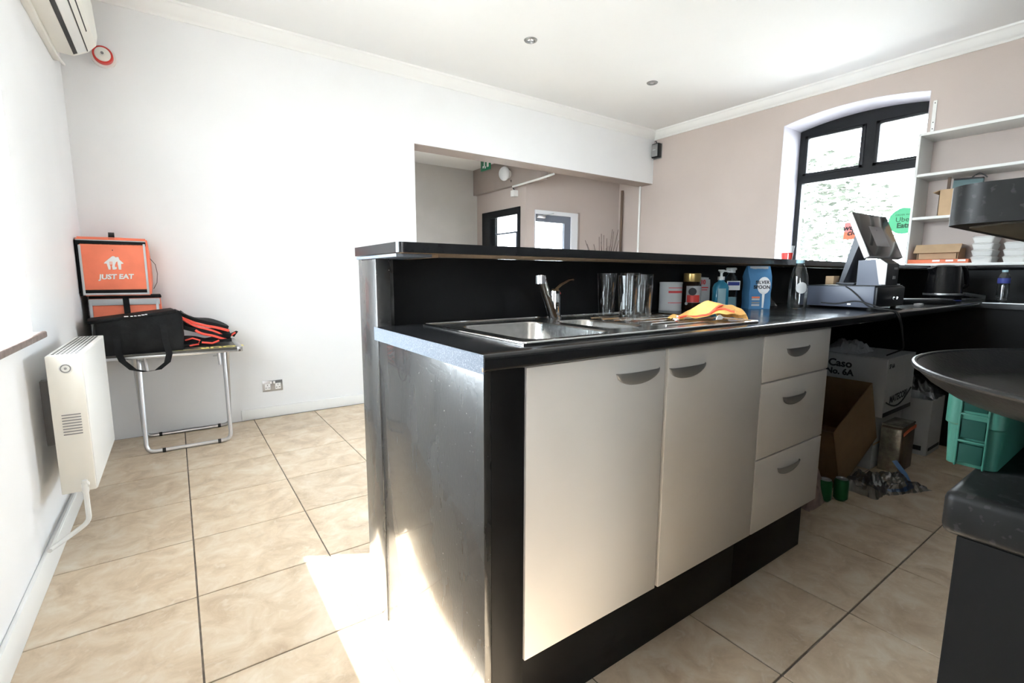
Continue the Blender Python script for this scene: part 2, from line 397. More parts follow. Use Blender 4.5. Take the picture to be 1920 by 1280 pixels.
# white painted reveal lining
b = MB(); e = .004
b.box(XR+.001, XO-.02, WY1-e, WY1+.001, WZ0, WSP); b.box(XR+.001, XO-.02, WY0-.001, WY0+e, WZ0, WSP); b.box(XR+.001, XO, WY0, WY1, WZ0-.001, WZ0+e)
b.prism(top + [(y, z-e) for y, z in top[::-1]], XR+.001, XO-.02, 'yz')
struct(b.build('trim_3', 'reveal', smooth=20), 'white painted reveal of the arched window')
w = thing('window_3', 'dark framed arched window with two top lights in the taupe wall', 'window'); del w['category']; w['kind'] = 'structure'
xa, xb = 5.52, 5.59; fy0, fy1 = WY0+e+.001, WY1-e-.001
fr = MB()
fr.box(xa, xb, fy1-.05, fy1, WZ0+.01, 2.585); fr.box(xa, xb, fy0, fy0+.05, WZ0+.01, 2.585)
fr.box(xa, xb, fy0+.05, fy1-.05, WZ0+.01, WZ0+.07); fr.box(xa, xb, fy0+.05, fy1-.05, 2.113, 2.185)
tp = [(fy0+(fy1-fy0)*i/N, arch(fy0+(fy1-fy0)*i/N)-.006) for i in range(N+1)]
fr.prism(tp + [(fy1, 2.585), (fy0, 2.585)], xa, xb, 'yz')
ym = 1.97; fr.box(xa, xb, ym-.04, ym+.04, 2.185, 2.585)
fr.build('window_frame', 'frame_dark', w, 20)
for (p, q) in ((fy0+.05, ym-.04), (ym+.04, fy1-.05)):
    c = MB(); c.box(xa-.012, xa+.03, p, p+.035, 2.185, 2.59, .004); c.box(xa-.012, xa+.03, q-.035, q, 2.185, 2.59, .004)
    c.box(xa-.012, xa+.03, p, q, 2.185, 2.215, .004); c.box(xa-.012, xa+.03, p, q, 2.56, 2.59, .004)
    c.build('casement', 'frame_dark', w)
    MB().box(xa+.012, xa+.018, p+.03, q-.03, 2.21, 2.565).build('pane', 'glass', w, 0)
MB().box(xa+.03, xa+.036, fy0+.045, fy1-.045, WZ0+.06, 2.118).build('pane', 'glass', w, 0)
portal((XO, (WY0+WY1)/2, 1.85), (-1, 0, 0), WY1-WY0, 1.7)

# cornices
def cornice(name, axis, fixed, sgn, a, c, label):
    prof = [(0, 0), (.012, 0), (.018, .014), (.03, .018), (.05, .034), (.07, .058), (.078, .072), (.09, .076), (.095, .09), (0, .09)]
    b = MB()
    if axis == 'x': b.prism([(fixed+sgn*u, ZC-.09+v) for u, v in prof], a, c, 'yz')
    else: b.prism([(fixed+sgn*u, ZC-.09+v) for u, v in prof], a, c, 'xz')
    struct(b.build(name, 'trim', smooth=50), label)
cornice('trim_4', 'x', YB, -1, XL, XR, 'white moulded cornice above the back wall')
cornice('trim_5', 'y', XR, -1, YF, YB, 'white moulded cornice above the taupe window wall')
cornice('trim_6', 'y', XL, 1, YF, YB, 'white moulded cornice above the left wall')
struct(MB().box(XL, XL+.016, YF, YB, 0, .11, .005).build('baseboard_left', 'trim'), 'white painted skirting along the left wall')
struct(MB().box(.36, OX, YB-.016, YB, 0, .085, .005).build('baseboard_back', 'trim'), 'white painted skirting under the double socket')

# ------------------------------------------------------------------ the room beyond the opening
Y2, Z2, XA, YW = 5.95, 2.575, 3.56, 4.8
struct(MB().box(.2, 5.4, YB+.22, Y2+.2, Z2, Z2+.1).build('ceiling_beyond', 'ceil', smooth=0), 'low ceiling of the room beyond the opening')
struct(MB().box(.2, XA+.12, Y2, Y2+.15, -.1, Z2).build('wall_far', 'greywall', smooth=0), 'grey white far wall seen through the opening')
struct(MB().box(.2, .35, YB+.22, Y2, -.1, Z2).build('wall_far_left', 'greywall', smooth=0), 'side wall of the room beyond the opening')
b = MB(); b.box(XA, XA+.12, YW+.12, 4.915, -.1, Z2); b.box(XA, XA+.12, 5.80, Y2, -.1, Z2); b.box(XA, XA+.12, 4.915, 5.80, 1.99, Z2)
struct(b.build('wall_lobby', 'taupe', smooth=0), 'taupe lobby wall with the dark framed door')
b = MB(); b.box(XA, 3.69, YW, YW+.12, -.1, Z2); b.box(4.40, XR, YW, YW+.12, -.1, Z2); b.box(3.69, 4.40, YW, YW+.12, 1.95, Z2)
struct(b.build('wall_lobby_front', 'taupe', smooth=0), 'taupe lobby wall facing the bar with the white door')
struct(MB().box(XA-.06, XA+.05, YB+.221, Y2, 2.24, Z2).build('trim_7', 'taupe_dark', smooth=0), 'brown boxed beam above the dark framed door')
# dark framed door in the lobby wall
d = thing('door_1', 'dark framed glazed door under the brown beam', 'door'); del d['category']; d['kind'] = 'structure'
b = MB(); xa = XA-.012
b.box(xa, XA+.08, 4.917, 4.97, 0, 1.988); b.box(xa, XA+.08, 5.60, 5.798, 0, 1.988); b.box(xa, XA+.08, 4.97, 5.60, 1.90, 1.988)
b.build('door_frame', 'frame_dark', d, 0)
b = MB(); b.box(XA+.02, XA+.06, 5.52, 5.599, .02, 1.899); b.box(XA+.02, XA+.06, 4.971, 5.0, .02, 1.899); b.box(XA+.02, XA+.06, 5.0, 5.52, .02, .25)
b.build('door_leaf', 'frame_dark', d, 0)
MB().box(XA+.035, XA+.041, 5.0, 5.52, .25, 1.9).build('pane', 'glass', d, 0)
b = MB(); b.box(XA+.026, XA+.05, 5.0, 5.52, 1.68, 1.70); b.box(XA+.026, XA+.05, 5.03, 5.05, .25, 1.69); b.build('glazing_bar', 'frame_grey', d, 0)
# white door
d = thing('door_2', 'white framed glazed door with overhead closer', 'door'); del d['category']; d['kind'] = 'structure'
b = MB(); b.box(3.692, 3.70, YW-.01, YW+.08, 0, 1.948); b.box(4.29, 4.398, YW-.01, YW+.08, 0, 1.948); b.box(3.70, 4.29, YW-.01, YW+.08, 1.90, 1.948)
b.build('door_frame', 'frame_white', d, 0)
b = MB(); b.box(4.185, 4.289, YW+.01, YW+.05, .02, 1.899); b.box(3.7065, 4.185, YW+.01, YW+.05, 1.81, 1.899); b.box(3.7065, 4.185, YW+.01, YW+.05, .02, .3); b.box(3.7005, 3.7065, YW+.01, YW+.05, .02, 1.899)
b.build('door_leaf', 'frame_grey', d, 0)
MB().box(3.706, 4.185, YW+.027, YW+.033, .3, 1.81).build('pane', 'glass', d, 0)
b = MB(); b.box(3.71, 3.83, YW-.045, YW-.012, 1.85, 1.885, .006); b.tube([(3.8, YW-.03, 1.885), (3.9, YW-.06, 1.90), (3.98, YW-.02, 1.92)], .005)
b.build('door_closer', 'alu', d)
struct(MB().box(4.398, 4.425, YW-.02, YW, 0, 1.96).build('trim_8', 'taupe_dark', smooth=0), 'brown architrave beside the white door')
portal((XA+.3, 5.3, 1.0), (-1, 0, 0), .7, 1.8)
# pipes by the right wall
tag(MB().cyl((5.12, 4.70, 1.2), .018, 2.2, seg=12).build('heating_pipe', 'terracotta'), 'brown vertical pipe in the far corner beside the twigs', 'pipe')
tag(MB().cyl((5.155, 4.42, 1.16), .013, 2.32, seg=12).build('heating_pipe', 'trim'), 'white vertical pipe under the end of the lintel', 'pipe')
# globe light, emergency light, conduit, exit sign
t = thing('globe_wall_light', 'round white globe light on the brown beam', 'light', (XA-.06, 5.08, 2.385))
MB().cyl((-.012, 0, 0), .05, .022, 'x').build('base_plate', 'white', t)
b = bmesh.new(); bmesh.ops.create_uvsphere(b, u_segments=24, v_segments=14, radius=.085); b.transform(Matrix.Translation((-.07, 0, 0)) @ Matrix.Diagonal((.7, 1, 1, 1)))
mb = MB(); mb._merge(b); mb.build('globe', 'frame_white', t)
t = thing('junction_box', 'small white electrical box below the globe light', 'electrical box', (XA-.03, 5.0, 2.15))
MB().box(-.035, .03, -.035, .035, -.04, .035, .004).build('box_body', 'white', t); MB().box(-.04, -.033, -.03, .03, -.035, .03, .003).build('cover', 'white', t)
MB().tube(bend([(0, .0, .035), (-.005, .03, .07), (-.02, .035, .12), (-.035, .03, .16)], .02), .006).build('cable', 'frame_dark', t)
tag(MB().tube([(XA-.072, 4.98, 2.222), (XA-.072, 4.455, 2.232), (XA+.1, 4.40, 2.30)], .012).build('conduit', 'white'), 'white conduit running along the brown beam', 'conduit')
t = thing('exit_sign', 'green emergency exit sign hanging in the far room', 'exit sign', (3.2, 5.14, 2.47))
MB().box(-.012, .012, -.1, .1, -.065, .06, .004).build('panel', 'exitgreen', t)
b = MB(); b.box(-.0145, -.012, -.085, -.045, -.035, .04); b.build('door_symbol', 'print_white', t)
b = MB(); b.box(-.0145, -.012, .0, .022, -.02, .03); b.box(-.0145, -.012, .004, .018, .032, .046); b.box(-.0145, -.012, .022, .05, -.035, -.01); b.box(-.0145, -.012, -.02, .0, -.045, -.02); b.build('running_figure', 'print_white', t)
for y in (-.07, .07): MB().cyl((0, y, .083), .004, .045).build('hanger', 'alu', t)
tag(MB().box(2.75, 3.05, 5.2, 5.26, Z2-.03, Z2, .008).build('curtain_track', 'alu'), 'short metal track on the ceiling beside the exit sign', 'ceiling track')
# vase of twigs
t = thing('twig_vase', 'vase of dry bare twigs behind the bar', 'vase', (4.72, 4.60, 0))
MB().lathe([(0, 0), (.11, 0), (.13, .05), (.15, .4), (.11, .75), (.09, .85), (.11, .9), (.09, .9), (.075, .85), (.09, .7), (0, .6)]).build('pot', 'greyplastic', t)
rnd = random.Random(3)
for k in range(26):
    a = rnd.uniform(0, 2*PI); sp_ = rnd.uniform(.1, .42); hh = rnd.uniform(.62, .98)*(1 if k % 3 else .8)
    dx, dy = math.cos(a)*sp_, math.sin(a)*sp_*.2
    p = [(math.cos(a)*.03, math.sin(a)*.02, .7)]
    for s_ in (.35, .6, .8, 1): p.append((dx*s_**1.3+rnd.uniform(-.015, .015), dy*s_+rnd.uniform(-.008, .008), .8+hh*s_*.98+.02))
    MB().tube(p, .0032, 5).build('twig', 'twig', t)

# ------------------------------------------------------------------ things on the walls and ceiling
# air conditioner
t = thing('air_conditioner', 'cream wall mounted air conditioner high in the left corner', 'air conditioner', (XL, 3.45, 2.395))
yl0, yl1 = -.48, .44
MB().prism([(0, .02), (.02, 0), (.10, -.005), (.165, .03), (.205, .075), (.215, .13), (.205, .30), (0, .30)], yl0, yl1, 'xz').build('body', 'offwhite', t, 30)
def onslope(u, dz): # point on the sloping underside
    return (.06+u*.095, -.005+u*.035-dz)
b = MB(); b.prism([(.1025, -.0062), (.121, .0038), (.119, .012), (.100, .002)], yl0+.03, yl1-.03, 'xz'); b.build('air_outlet', 'dark', t, 0)
b = MB(); b.prism([(.1225, .0045), (.1615, .0255), (.1595, .030), (.1205, .009)], yl0+.02, yl1-.03, 'xz'); b.build('louvre_flap', 'white', t, 0)
b = MB(); b.prism([(.1645, .0275), (.168, .0315), (.165, .0345), (.1615, .0305)], yl0+.02, yl1-.02, 'xz'); b.build('panel_gap', 'dark', t, 0)
b = MB(); b.prism([(.186, .0525), (.190, .0570), (.187, .060), (.183, .0555)], yl0+.02, yl1-.25, 'xz'); b.build('panel_gap', 'dark', t, 0)
MB().box(0, .03, yl0, yl1+.06, -.03, .0, .004).build('pipe_cover', 'offwhite', t)
MB().tube(bend([(.02, yl1-.05, .0), (.025, yl1-.02, -.02), (.03, yl1+.07, -.02), (.03, yl1+.2, .0)], .02), .009).build('pipe', 'foam', t)
# alarm sounder
t = thing('alarm_sounder', 'round white and red alarm sounder in the top left corner', 'alarm', (-.262, YB, 2.525))
MB().cyl((0, -.012, 0), .066, .024, 'y', 32).build('base', 'white', t); MB().cyl((0, -.04, 0), .052, .035, 'y', 32, r2=.052).build('ring', 'red', t)
MB().lathe([(0, .02), (.012, .02), (.014, .014), (.038, .012), (.041, .004), (.041, -.02)], mtx=Matrix.Translation((0, -.06, 0)) @ Matrix.Rotation(PI/2, 4, 'X')).build('horn', 'offwhite', t)
MB().cyl((0, -.085, 0), .008, .006, 'y').build('grille', 'greypart', t)
# double socket
t = thing('double_socket', 'steel double power socket low on the white wall', 'socket', (.595, YB, .255))
MB().box(-.074, .074, -.008, 0, -.044, .044, .003).build('face_plate', 'alu', t)
for sx in (-.038, .038):
    u = MB().box(sx-.02, sx+.02, -.010, -.007, -.03, .02, .001).build('outlet', 'print_white', t)
    b = MB()
    for (dx, dz, w_, h_) in ((0, .008, .004, .009), (-.011, -.014, .008, .004), (.011, -.014, .008, .004)): b.box(sx+dx-w_/2, sx+dx+w_/2, -.0108, -.0098, dz-h_/2, dz+h_/2)
    b.build('pin_holes', 'dark', u)
for sx in (-.012, .012): MB().box(sx-.007, sx+.007, -.014, -.007, .018, .038, .002).build('switch', 'print_white', t)
# speaker
t = thing('wall_speaker', 'small black speaker in the far corner under the cornice', 'speaker', (5.135, 4.16, 2.715))
MB().box(-.045, .03, -.06, .05, -.09, .085, .015, 3).build('cabinet', 'frame_dark', t); MB().box(-.05, -.044, -.05, .04, -.075, .07, .004).build('grille', 'greypart', t)
MB().box(-.052, -.049, -.02, .02, 0, .008).build('logo', 'alu', t)
MB().box(-.01, .035, .05, .07, -.03, .03).build('bracket', 'frame_dark', t); MB().tube([(.0, 0, .085), (.01, .02, .12), (.03, .05, .13)], .006).build('cable', 'frame_dark', t)
tag(MB().box(5.162, 5.169, 4.1, 4.229, 2.62, 2.80, .002).build('mounting_plate', 'greypart'), 'grey mounting plate behind the corner speaker', 'plate')
# ceiling spots
for k, (x, y, lab) in enumerate(((2.406, 3.2, 'recessed ceiling spotlight nearer the left wall'), (3.84, 3.195, 'recessed ceiling spotlight nearer the arched window'))):
    t = thing('ceiling_spotlight', lab, 'spotlight', (x, y, ZC), group='recessed ceiling spotlights')
    MB().lathe([(.030, -.001), (.034, -.010), (.048, -.007), (.052, 0)]).build('bezel', 'pewter', t)
    MB().lathe([(0, -.004), (.012, -.005), (.028, -.003), (.031, -.001)]).build('bulb', 'chrome', t)
# bracket strip on the taupe wall
t = thing('shelf_bracket', 'white perforated metal strip above the shelf unit', 'bracket', (XR-.004, 1.412, 2.44))
MB().box(-.004, .004, -.013, .013, -.13, .12, .002).build('strip', 'white', t)
for z in (.1, -.05, -.1): MB().cyl((-.0045, 0, z), .004, .002, 'x', 12).build('hole', 'dark', t)

# ------------------------------------------------------------------ radiator
t = thing('radiator', 'cream panel radiator on the left wall below the window', 'radiator', (-.362, 2.45, .29))
L_, HH = .70, .545; xa, xb = -.053, .052
MB().box(xa, xa+.014, .006, L_, .0, HH-.02, .004).build('rear_panel', 'offwhite', t)
MB().box(xb-.014, xb, .006, L_, .0, HH-.004, .005).build('front_panel', 'white', t)
MB().box(xa-.002, xb-.004, 0, .008, .0, HH, .003).build('end_plate', 'offwhite', t)
MB().box(xa-.002, xb-.004, L_-.008, L_+.001, .0, HH, .003).build('end_plate', 'offwhite', t)
MB().box(xa+.012, xb-.012, .02, L_-.02, .02, HH-.05).build('convector_fins', 'greypart', t)
gp = MB().box(xa, xb, .004, L_, HH-.01, HH+.002, .003).build('top_grille', 'white', t)
b = MB()
for i in range(22):
    for j in range(6): b.box(xa+.012+j*.0135, xa+.012+j*.0135+.008, .03+i*.03, .03+i*.03+.013, HH+.0015, HH+.003)
b.build('grille_slots', 'dark', gp, 0)
b = MB(); b.lathe([(.0, 0), (.008, 0), (.009, .003), (.013, .002), (.015, -.001), (.016, .002), (.019, .002), (.020, 0)], mtx=Matrix.Translation((.0, -.001, HH-.05)) @ Matrix.Rotation(PI/2, 4, 'X')); b.build('blanking_plug', 'white', t)
b = MB(); b.tube([(.0145*math.cos(a), -.003, HH-.05+.0145*math.sin(a)) for a in [2*PI*i/24 for i in range(24)]], .0022, 6, closed=True); b.build('plug_ring', 'greypart', t)
MB().cyl((0, -.0045, HH-.05), .0045, .003, 'y', 12).build('plug_key', 'greypart', t)
for i in range(8): MB().box(-.028, .028, -.0016, .001, .235+i*.011, .239+i*.011).build('vent_slot', 'greypart', t, 0)
b = MB(); b.cyl((.018, -.012, .03), .012, .03, 'y'); b.cyl((.018, -.02, .02), .011, .035, 'z'); b.cyl((.018, -.02, .045), .009, .012, 'z', 8); b.build('valve', 'white', t)
b = MB(); b.tube(bend([(.018, -.02, .005), (.018, -.02, -.12), (-.03, -.03, -.15), (-.088, -.10, -.165)], .025), .009); b.build('pipe', 'white', t)
b = MB(); b.tube([(-.088, -.11, -.165), (-.088, .64, -.165)], .008); b.build('pipe', 'white', t)
MB().box(-.113, xa, .2, .24, .15, .42).build('wall_bracket', 'greypart', t); MB().box(-.113, xa, .56, .6, .1, .45).build('wall_bracket', 'greypart', t)

# ------------------------------------------------------------------ folding table
TZ = .663
t = thing('folding_table', 'folding table with tubular grey legs against the white wall', 'table', (-.02, 3.95, 0))
tx0, tx1, ty0, ty1 = -.39, .368, -.30, .265
tb = MB().box(tx0+.02, tx1-.03, ty0+.004, ty1, TZ-.028, TZ, .002).build('tabletop', 'board', t)
b = MB(); b.box(tx0, tx1-.03, ty0, ty0+.006, TZ-.030, TZ-.014, .002); b.build('front_edging', 'alu', t)
MB().box(tx1-.032, tx1, ty0-.002, ty1, TZ-.03, TZ+.002, .003).build('end_cap', 'alu', t); MB().box(tx0-.005, tx0+.022, ty0-.002, ty1, TZ-.03, TZ+.002, .003).build('end_cap', 'alu', t)
MB().cyl((tx1-.02, ty0-.003, TZ-.02), .007, .006, 'y').build('rivet', 'chrome', t)
m_ = Matrix.Translation((.255, -.215, TZ+.0006)) @ Matrix.Rotation(PI, 4, 'Z')
text_mb('FOUR', .10, .0004, .003).xf(m_).build('lettering', 'yellow', tb, 0)
MB().tube([(-.2, -.262, TZ+.0005), (.2, -.262, TZ+.0005), (.31, -.255, TZ+.0005), (.325, -.262, TZ+.0005)], .003, 6, flat=(.0006, .004)).build('stripe', 'yellow', tb)
def ulegs(ybot, ytop, x0, x1, nm):
    # a U of bent tube, feet bar on the floor
    p = bend([(x0, ytop, TZ-.035), (x0, ybot, .013), (x1, ybot, .013), (x1, ytop, TZ-.035)], .05)
    l = MB().tube(p, .0125, 10).build('leg_frame', 'alu', t)
    for fx in (x0+.09, x1-.07): MB().cyl((fx, ybot, .013), .0145, .018, 'x', 12).build('rubber_foot', 'dark', l)
ulegs(-.20, -.10, -.20, .268, 0); ulegs(.20, -.08, -.225, .293, 1)
for x in (-.17, .235):
    MB().tube([(x, -.11, TZ-.03), (x+.008, -.115, TZ-.135)], .010, 10).build('leg_stub', 'alu', t)
    MB().tube([(x-.03, -.10, TZ-.075), (x+.01, -.11, TZ-.075)], .004, 6).build('pivot_pin', 'alu', t)

# ------------------------------------------------------------------ delivery bags
def softbox(w, d, h, bulge=.01, n=8, seed=0):
    # box with slightly bulging, creased faces, base at z=0 and centred
    b = bmesh.new(); bmesh.ops.create_cube(b, size=1); bmesh.ops.subdivide_edges(b, edges=b.edges[:], cuts=n, use_grid_fill=True)
    for v in b.verts:
        x, y, z = v.co*2; q = lambda u: 1-u*u
        nz = noise.noise(Vector((x*1.7+seed, y*1.7, z*1.7)))*.35
        v.co = Vector((x*w/2, y*d/2, (z+1)*h/2)) + Vector((x*q(y)*q(z), y*q(x)*q(z), z*q(x)*q(y)*.6 if z > 0 else 0))*bulge*(1+nz) + Vector((nz*.008, nz*.008, 0))*(.5 if z > -.9 else 0)
    bmesh.ops.bevel(b, geom=[e for e in b.edges if e.calc_face_angle(0) > .9], offset=.008, segments=2, affect='EDGES')
    m = MB(); m._merge(b); return m
def ribbon(pts, w, th, axis='x'):
    # flat strap along pts; width along the given axis
    fl = []
    A = Vector((1, 0, 0)) if axis == 'x' else Vector((0, 1, 0)) if axis == 'y' else Vector((0, 0, 1))
    P = [Vector(p) for p in pts]; b = bmesh.new(); R = []
    for i, p in enumerate(P):
        tt = (P[min(i+1, len(P)-1)]-P[max(i-1, 0)]).normalized(); nn = tt.cross(A).normalized()
        R.append([b.verts.new(p+A*w/2+nn*th/2), b.verts.new(p-A*w/2+nn*th/2), b.verts.new(p-A*w/2-nn*th/2), b.verts.new(p+A*w/2-nn*th/2)])
    for a, c in zip(R, R[1:]):
        for k in range(4): b.faces.new((a[k], a[(k+1) % 4], c[(k+1) % 4], c[k]))
    b.faces.new(R[0][::-1]); b.faces.new(R[-1]); bmesh.ops.recalc_face_normals(b, faces=b.faces[:])
    m = MB(); m._merge(b); return m

# lower orange bag
t = thing('delivery_bag', 'lower orange delivery bag with silver piping under the logo bag', 'bag', (-.262, 4.075, TZ), .03)
softbox(.36, .26, .335, .006, 8, 3).build('body', 'orange', t)
b = MB(); b.box(-.175, .175, -.141, -.134, .285, .325, .003); b.box(-.182, -.165, -.141, -.134, .0, .325, .003); b.box(.152, .168, -.141, -.134, .0, .325, .003); b.build('silver_piping', 'reflect', t)
ribbon([(.0, -.146, .33), (.003, -.146, .2), (.014, -.147, .05)], .032, .003).build('strap', 'bagblack', t)
b = MB(); b.box(-.186, -.176, -.13, .12, .02, .32, .003); b.build('side_panel', 'bagblack', t)
MB().box(-.18, .185, -.136, .128, .327, .345, .006).build('lid_edge', 'bagblack', t)
# upper orange bag with the logo
t = thing('delivery_bag', 'upper orange delivery bag with a white house logo', 'bag', (-.297, 4.055, TZ+.345), .02)
softbox(.345, .27, .36, .012, 8, 1).build('body', 'orange', t)
YFc = -.148
fp = MB().box(-.158, .158, YFc-.004, YFc+.012, .03, .325, .006).build('front_panel', 'orange', t)
b = MB(); b.box(-.172, .165, YFc-.004, YFc+.014, .312, .338, .003); b.box(-.174, -.152, YFc+.002, YFc+.014, .0, .338, .003); b.build('zip_band', 'bagblack', t)
b = MB(); b.box(-.155, .155, YFc-.005, YFc+.012, .018, .040, .003); b.build('zip_band', 'bagblack', t)
b = MB(); b.box(-.162, -.150, YFc-.007, YFc, .012, .31, .002); b.box(.150, .162, YFc-.007, YFc, .012, .325, .002); b.box(-.162, .162, YFc-.007, YFc, .006, .018, .002); b.box(-.17, .165, YFc-.004, YFc+.01, .337, .343, .002); b.build('silver_piping', 'reflect', t)
b = MB(); b.box(-.182, -.174, -.12, .12, .02, .34, .003); b.build('side_panel', 'bagblack', t)
ribbon([(-.003, -.13, .35), (-.003, -.10, .375), (-.006, -.04, .395), (-.01, .02, .39), (-.01, .05, .37)], .03, .004).build('handle', 'bagblack', t)
ribbon([(.178, -.06, .24), (.205, -.07, .20), (.212, -.075, .14), (.205, -.07, .08), (.185, -.06, .04)], .022, .003, 'y').build('side_strap', 'bagblack', t)
# logo: house with fork and knife, and the name
hx, hz, hs = -.002, .165, .095
house = [(-.50, .40), (-.42, .40), (-.06, .80), (.0, .86), (.06, .83), (.10, .77), (.14, .77), (.14, .80), (.24, .80), (.26, .68), (.50, .40), (.40, .36), (.36, .36), (.40, -.02), (.22, -.02), (.20, .2), (.18, -.02), (-.32, -.02), (-.34, .36), (-.48, .36)]
house = [(-.50, .38), (-.44, .47), (-.08, .82), (.0, .86), (.08, .83), (.15, .76), (.17, .80), (.27, .80), (.31, .62), (.50, .40), (.46, .36), (.37, .36), (.35, -.02), (.22, -.02), (.20, .30), (.12, .03), (.02, -.02), (-.14, -.02), (-.15, -.02), (-.30, -.02), (-.36, .36), (-.47, .36)]
m_ = basis((hx, YFc-.0055, hz), (1, 0, 0), (0, 0, 1))
lg = MB().prism([(u*hs, v*hs) for u, v in house], 0, .001, 'xy', mtx=m_).build('house_logo', 'print_white', fp, 0)
b = MB()
for u in (-.20, -.145, -.09): b.prism([((u-.012)*hs, .28*hs), ((u+.012)*hs, .28*hs), ((u+.012)*hs, .5*hs), ((u-.012)*hs, .5*hs)], .001, .0016, 'xy', mtx=m_)
b.prism([(a*hs, c*hs) for a, c in ((-.215, .30), (-.075, .30), (-.11, .2), (-.10, -.03), (-.19, -.03), (-.18, .2))], .001, .0016, 'xy', mtx=m_)
b.prism([(a*hs, c*hs) for a, c in ((.04, .16), (.06, .30), (.12, .46), (.19, .52), (.19, -.03), (.13, -.03), (.13, .14))], .001, .0016, 'xy', mtx=m_)
b.build('cutlery_cutout', 'orange', lg, 0)
text_mb('JUST EAT', .041, .0005, .0016, shear=.12).xf(basis((.004, YFc-.006, .118), (1, .0, .02), (0, 0, 1))).build('lettering', 'print_white', fp, 0)
MB().cyl((-.002, YFc-.005, .282), .003, .003, 'y', 10).build('eyelet', 'ink', fp)

# black insulated bag in front
t = thing('cool_bag', 'black insulated bag with a hanging webbing handle', 'bag', (-.195, 3.79, TZ), .10)
mb = softbox(.42, .25, .228, .014, 9, 5)
for v in mb.bm.verts: v.co.z *= 1+.5*v.co.x
mb.build('body', 'bagblack', t)
MB().box(-.218, .212, -.135, .13, .217, .238, .008, mtx=Matrix.Rotation(-.112, 4, 'Y')).build('lid', 'bagblack', t)
b = MB()
for (x_, w_, z_) in ((-.075, .02, 0), (-.045, .012, 0), (-.028, .012, .001), (-.01, .014, .002), (.008, .014, .004), (.024, .012, .006)): b.box(x_, x_+w_, -.1368, -.1345, .228+z_*1.3, .2335+z_*1.3)
b.build('lettering', 'print_white', t, 0)
ribbon([(-.12, -.14, .17), (-.12, -.145, .02), (-.105, -.165, -.03), (-.06, -.175, -.085), (.0, -.178, -.105), (.06, -.178, -.10), (.11, -.17, -.06), (.125, -.16, -.01), (.115, -.145, .06), (.11, -.14, .19)], .034, .004, 'x').build('handle', 'bagblack', t)
ribbon([(-.19, -.02, .03), (-.235, -.03, -.02), (-.243, -.03, -.07), (-.215, -.04, -.11), (-.2, -.04, -.08)], .03, .004, 'y').build('side_strap', 'bagblack', t)
# flat folded red and black bag
t = thing('folded_bag', 'folded black bag with bright red trim on the table', 'bag', (.165, 3.93, TZ))
def slab(dz0, dz1, w0, w1, y0, y1, th, seed):
    def fn(u, v):
        x = w0+(w1-w0)*u; z = dz0+(dz1-dz0)*(u**.75) + .012*math.sin(u*7+seed)*v + .006*noise.noise(Vector((u*5, v*5, seed)))
        return (x, y0+(y1-y0)*v, z)
    return MB().grid(fn, 14, 6, -th)
slab(.022, .022, -.155, .135, -.12, .15, .020, 1).build('bottom_fold', 'bagblack', t)
slab(.13, .045, -.15, .13, -.10, .15, .026, 2).build('middle_fold', 'bagblack', t)
slab(.215, .105, -.155, .12, -.09, .16, .022, 3).build('top_fold', 'bagblack', t)
def band(z0, z1, x0, x1, y, r, s_):
    return MB().tube([(x0+(x1-x0)*u, y, z0+(z1-z0)*(u**.75)+.003*math.sin(u*9+s_)) for u in [i/12 for i in range(13)]], r, 8, flat=(r, .004))
band(.206, .096, -.155, .125, -.094, .009, 1).build('red_trim', 'redwebbing', t); band(.183, .075, -.13, .09, -.097, .007, 2).build('red_trim', 'redwebbing', t)
band(.112, .035, -.07, .115, -.106, .008, 3).build('red_trim', 'redwebbing', t)
MB().tube([(-.13, -.13, .05), (-.09, -.135, .062), (-.05, -.135, .045), (-.06, -.13, .02), (-.11, -.132, .012)], .006, 8).build('red_trim', 'redwebbing', t)
MB().tube([(-.04, -.13, .03), (.02, -.135, .02), (.06, -.13, .035)], .007, 8).build('red_trim', 'redwebbing', t)
MB().tube([(.13, -.05, .06), (.16, -.06, .075), (.175, -.06, .085), (.15, -.055, .05)], .008, 8).build('buckle_strap', 'bagblack', t)
MB().tube([(.125, -.065, .05), (.15, -.07, .068), (.165, -.07, .078)], .006, 8).build('red_trim', 'redwebbing', t)

# ------------------------------------------------------------------ bar counter
ZW0, ZW1 = .948, .985; ZB0, ZB1 = 1.20, 1.229
YD = .82; YBK = 1.455
t = thing('bar_counter', 'black painted bar casing with glossy end panel facing the sunlight', 'counter', (.503, 1.2, 0))
L0 = Vector((.503, 1.2, 0))
def lb(x0, x1, y0, y1, z0, z1, bev=0, base=L0): return MB().box(x0-base.x, x1-base.x, y0-base.y, y1-base.y, z0-base.z, z1-base.z, bev)
lb(.503, .521, YD, 1.43, 0, ZW0, .001).build('end_panel', 'black_gloss', t)
lb(.5215, .608, YD, YD+.018, 0, ZW0, .001).build('filler_panel', 'black_matte', t)
lb(.500, .545, 1.431, 1.592, 0, 1.193, .002).build('end_post', 'black_gloss', t)
lb(.545, .562, 1.446, 1.47, ZW1, 1.19, .003).build('corner_bead', 'black_gloss', t)
lb(.546, 5.168, 1.47, 1.585, 0, 1.199, 0).build('back_panel', 'black_matte', t)
lb(.494, .60, 1.25, 1.592, 1.1905, 1.1995, .001).build('packing_strip', 'lam_edge', t)
lb(.60, .62, 1.25, 1.47, 1.1905, 1.1995, .001).build('batten', 'chip', t)
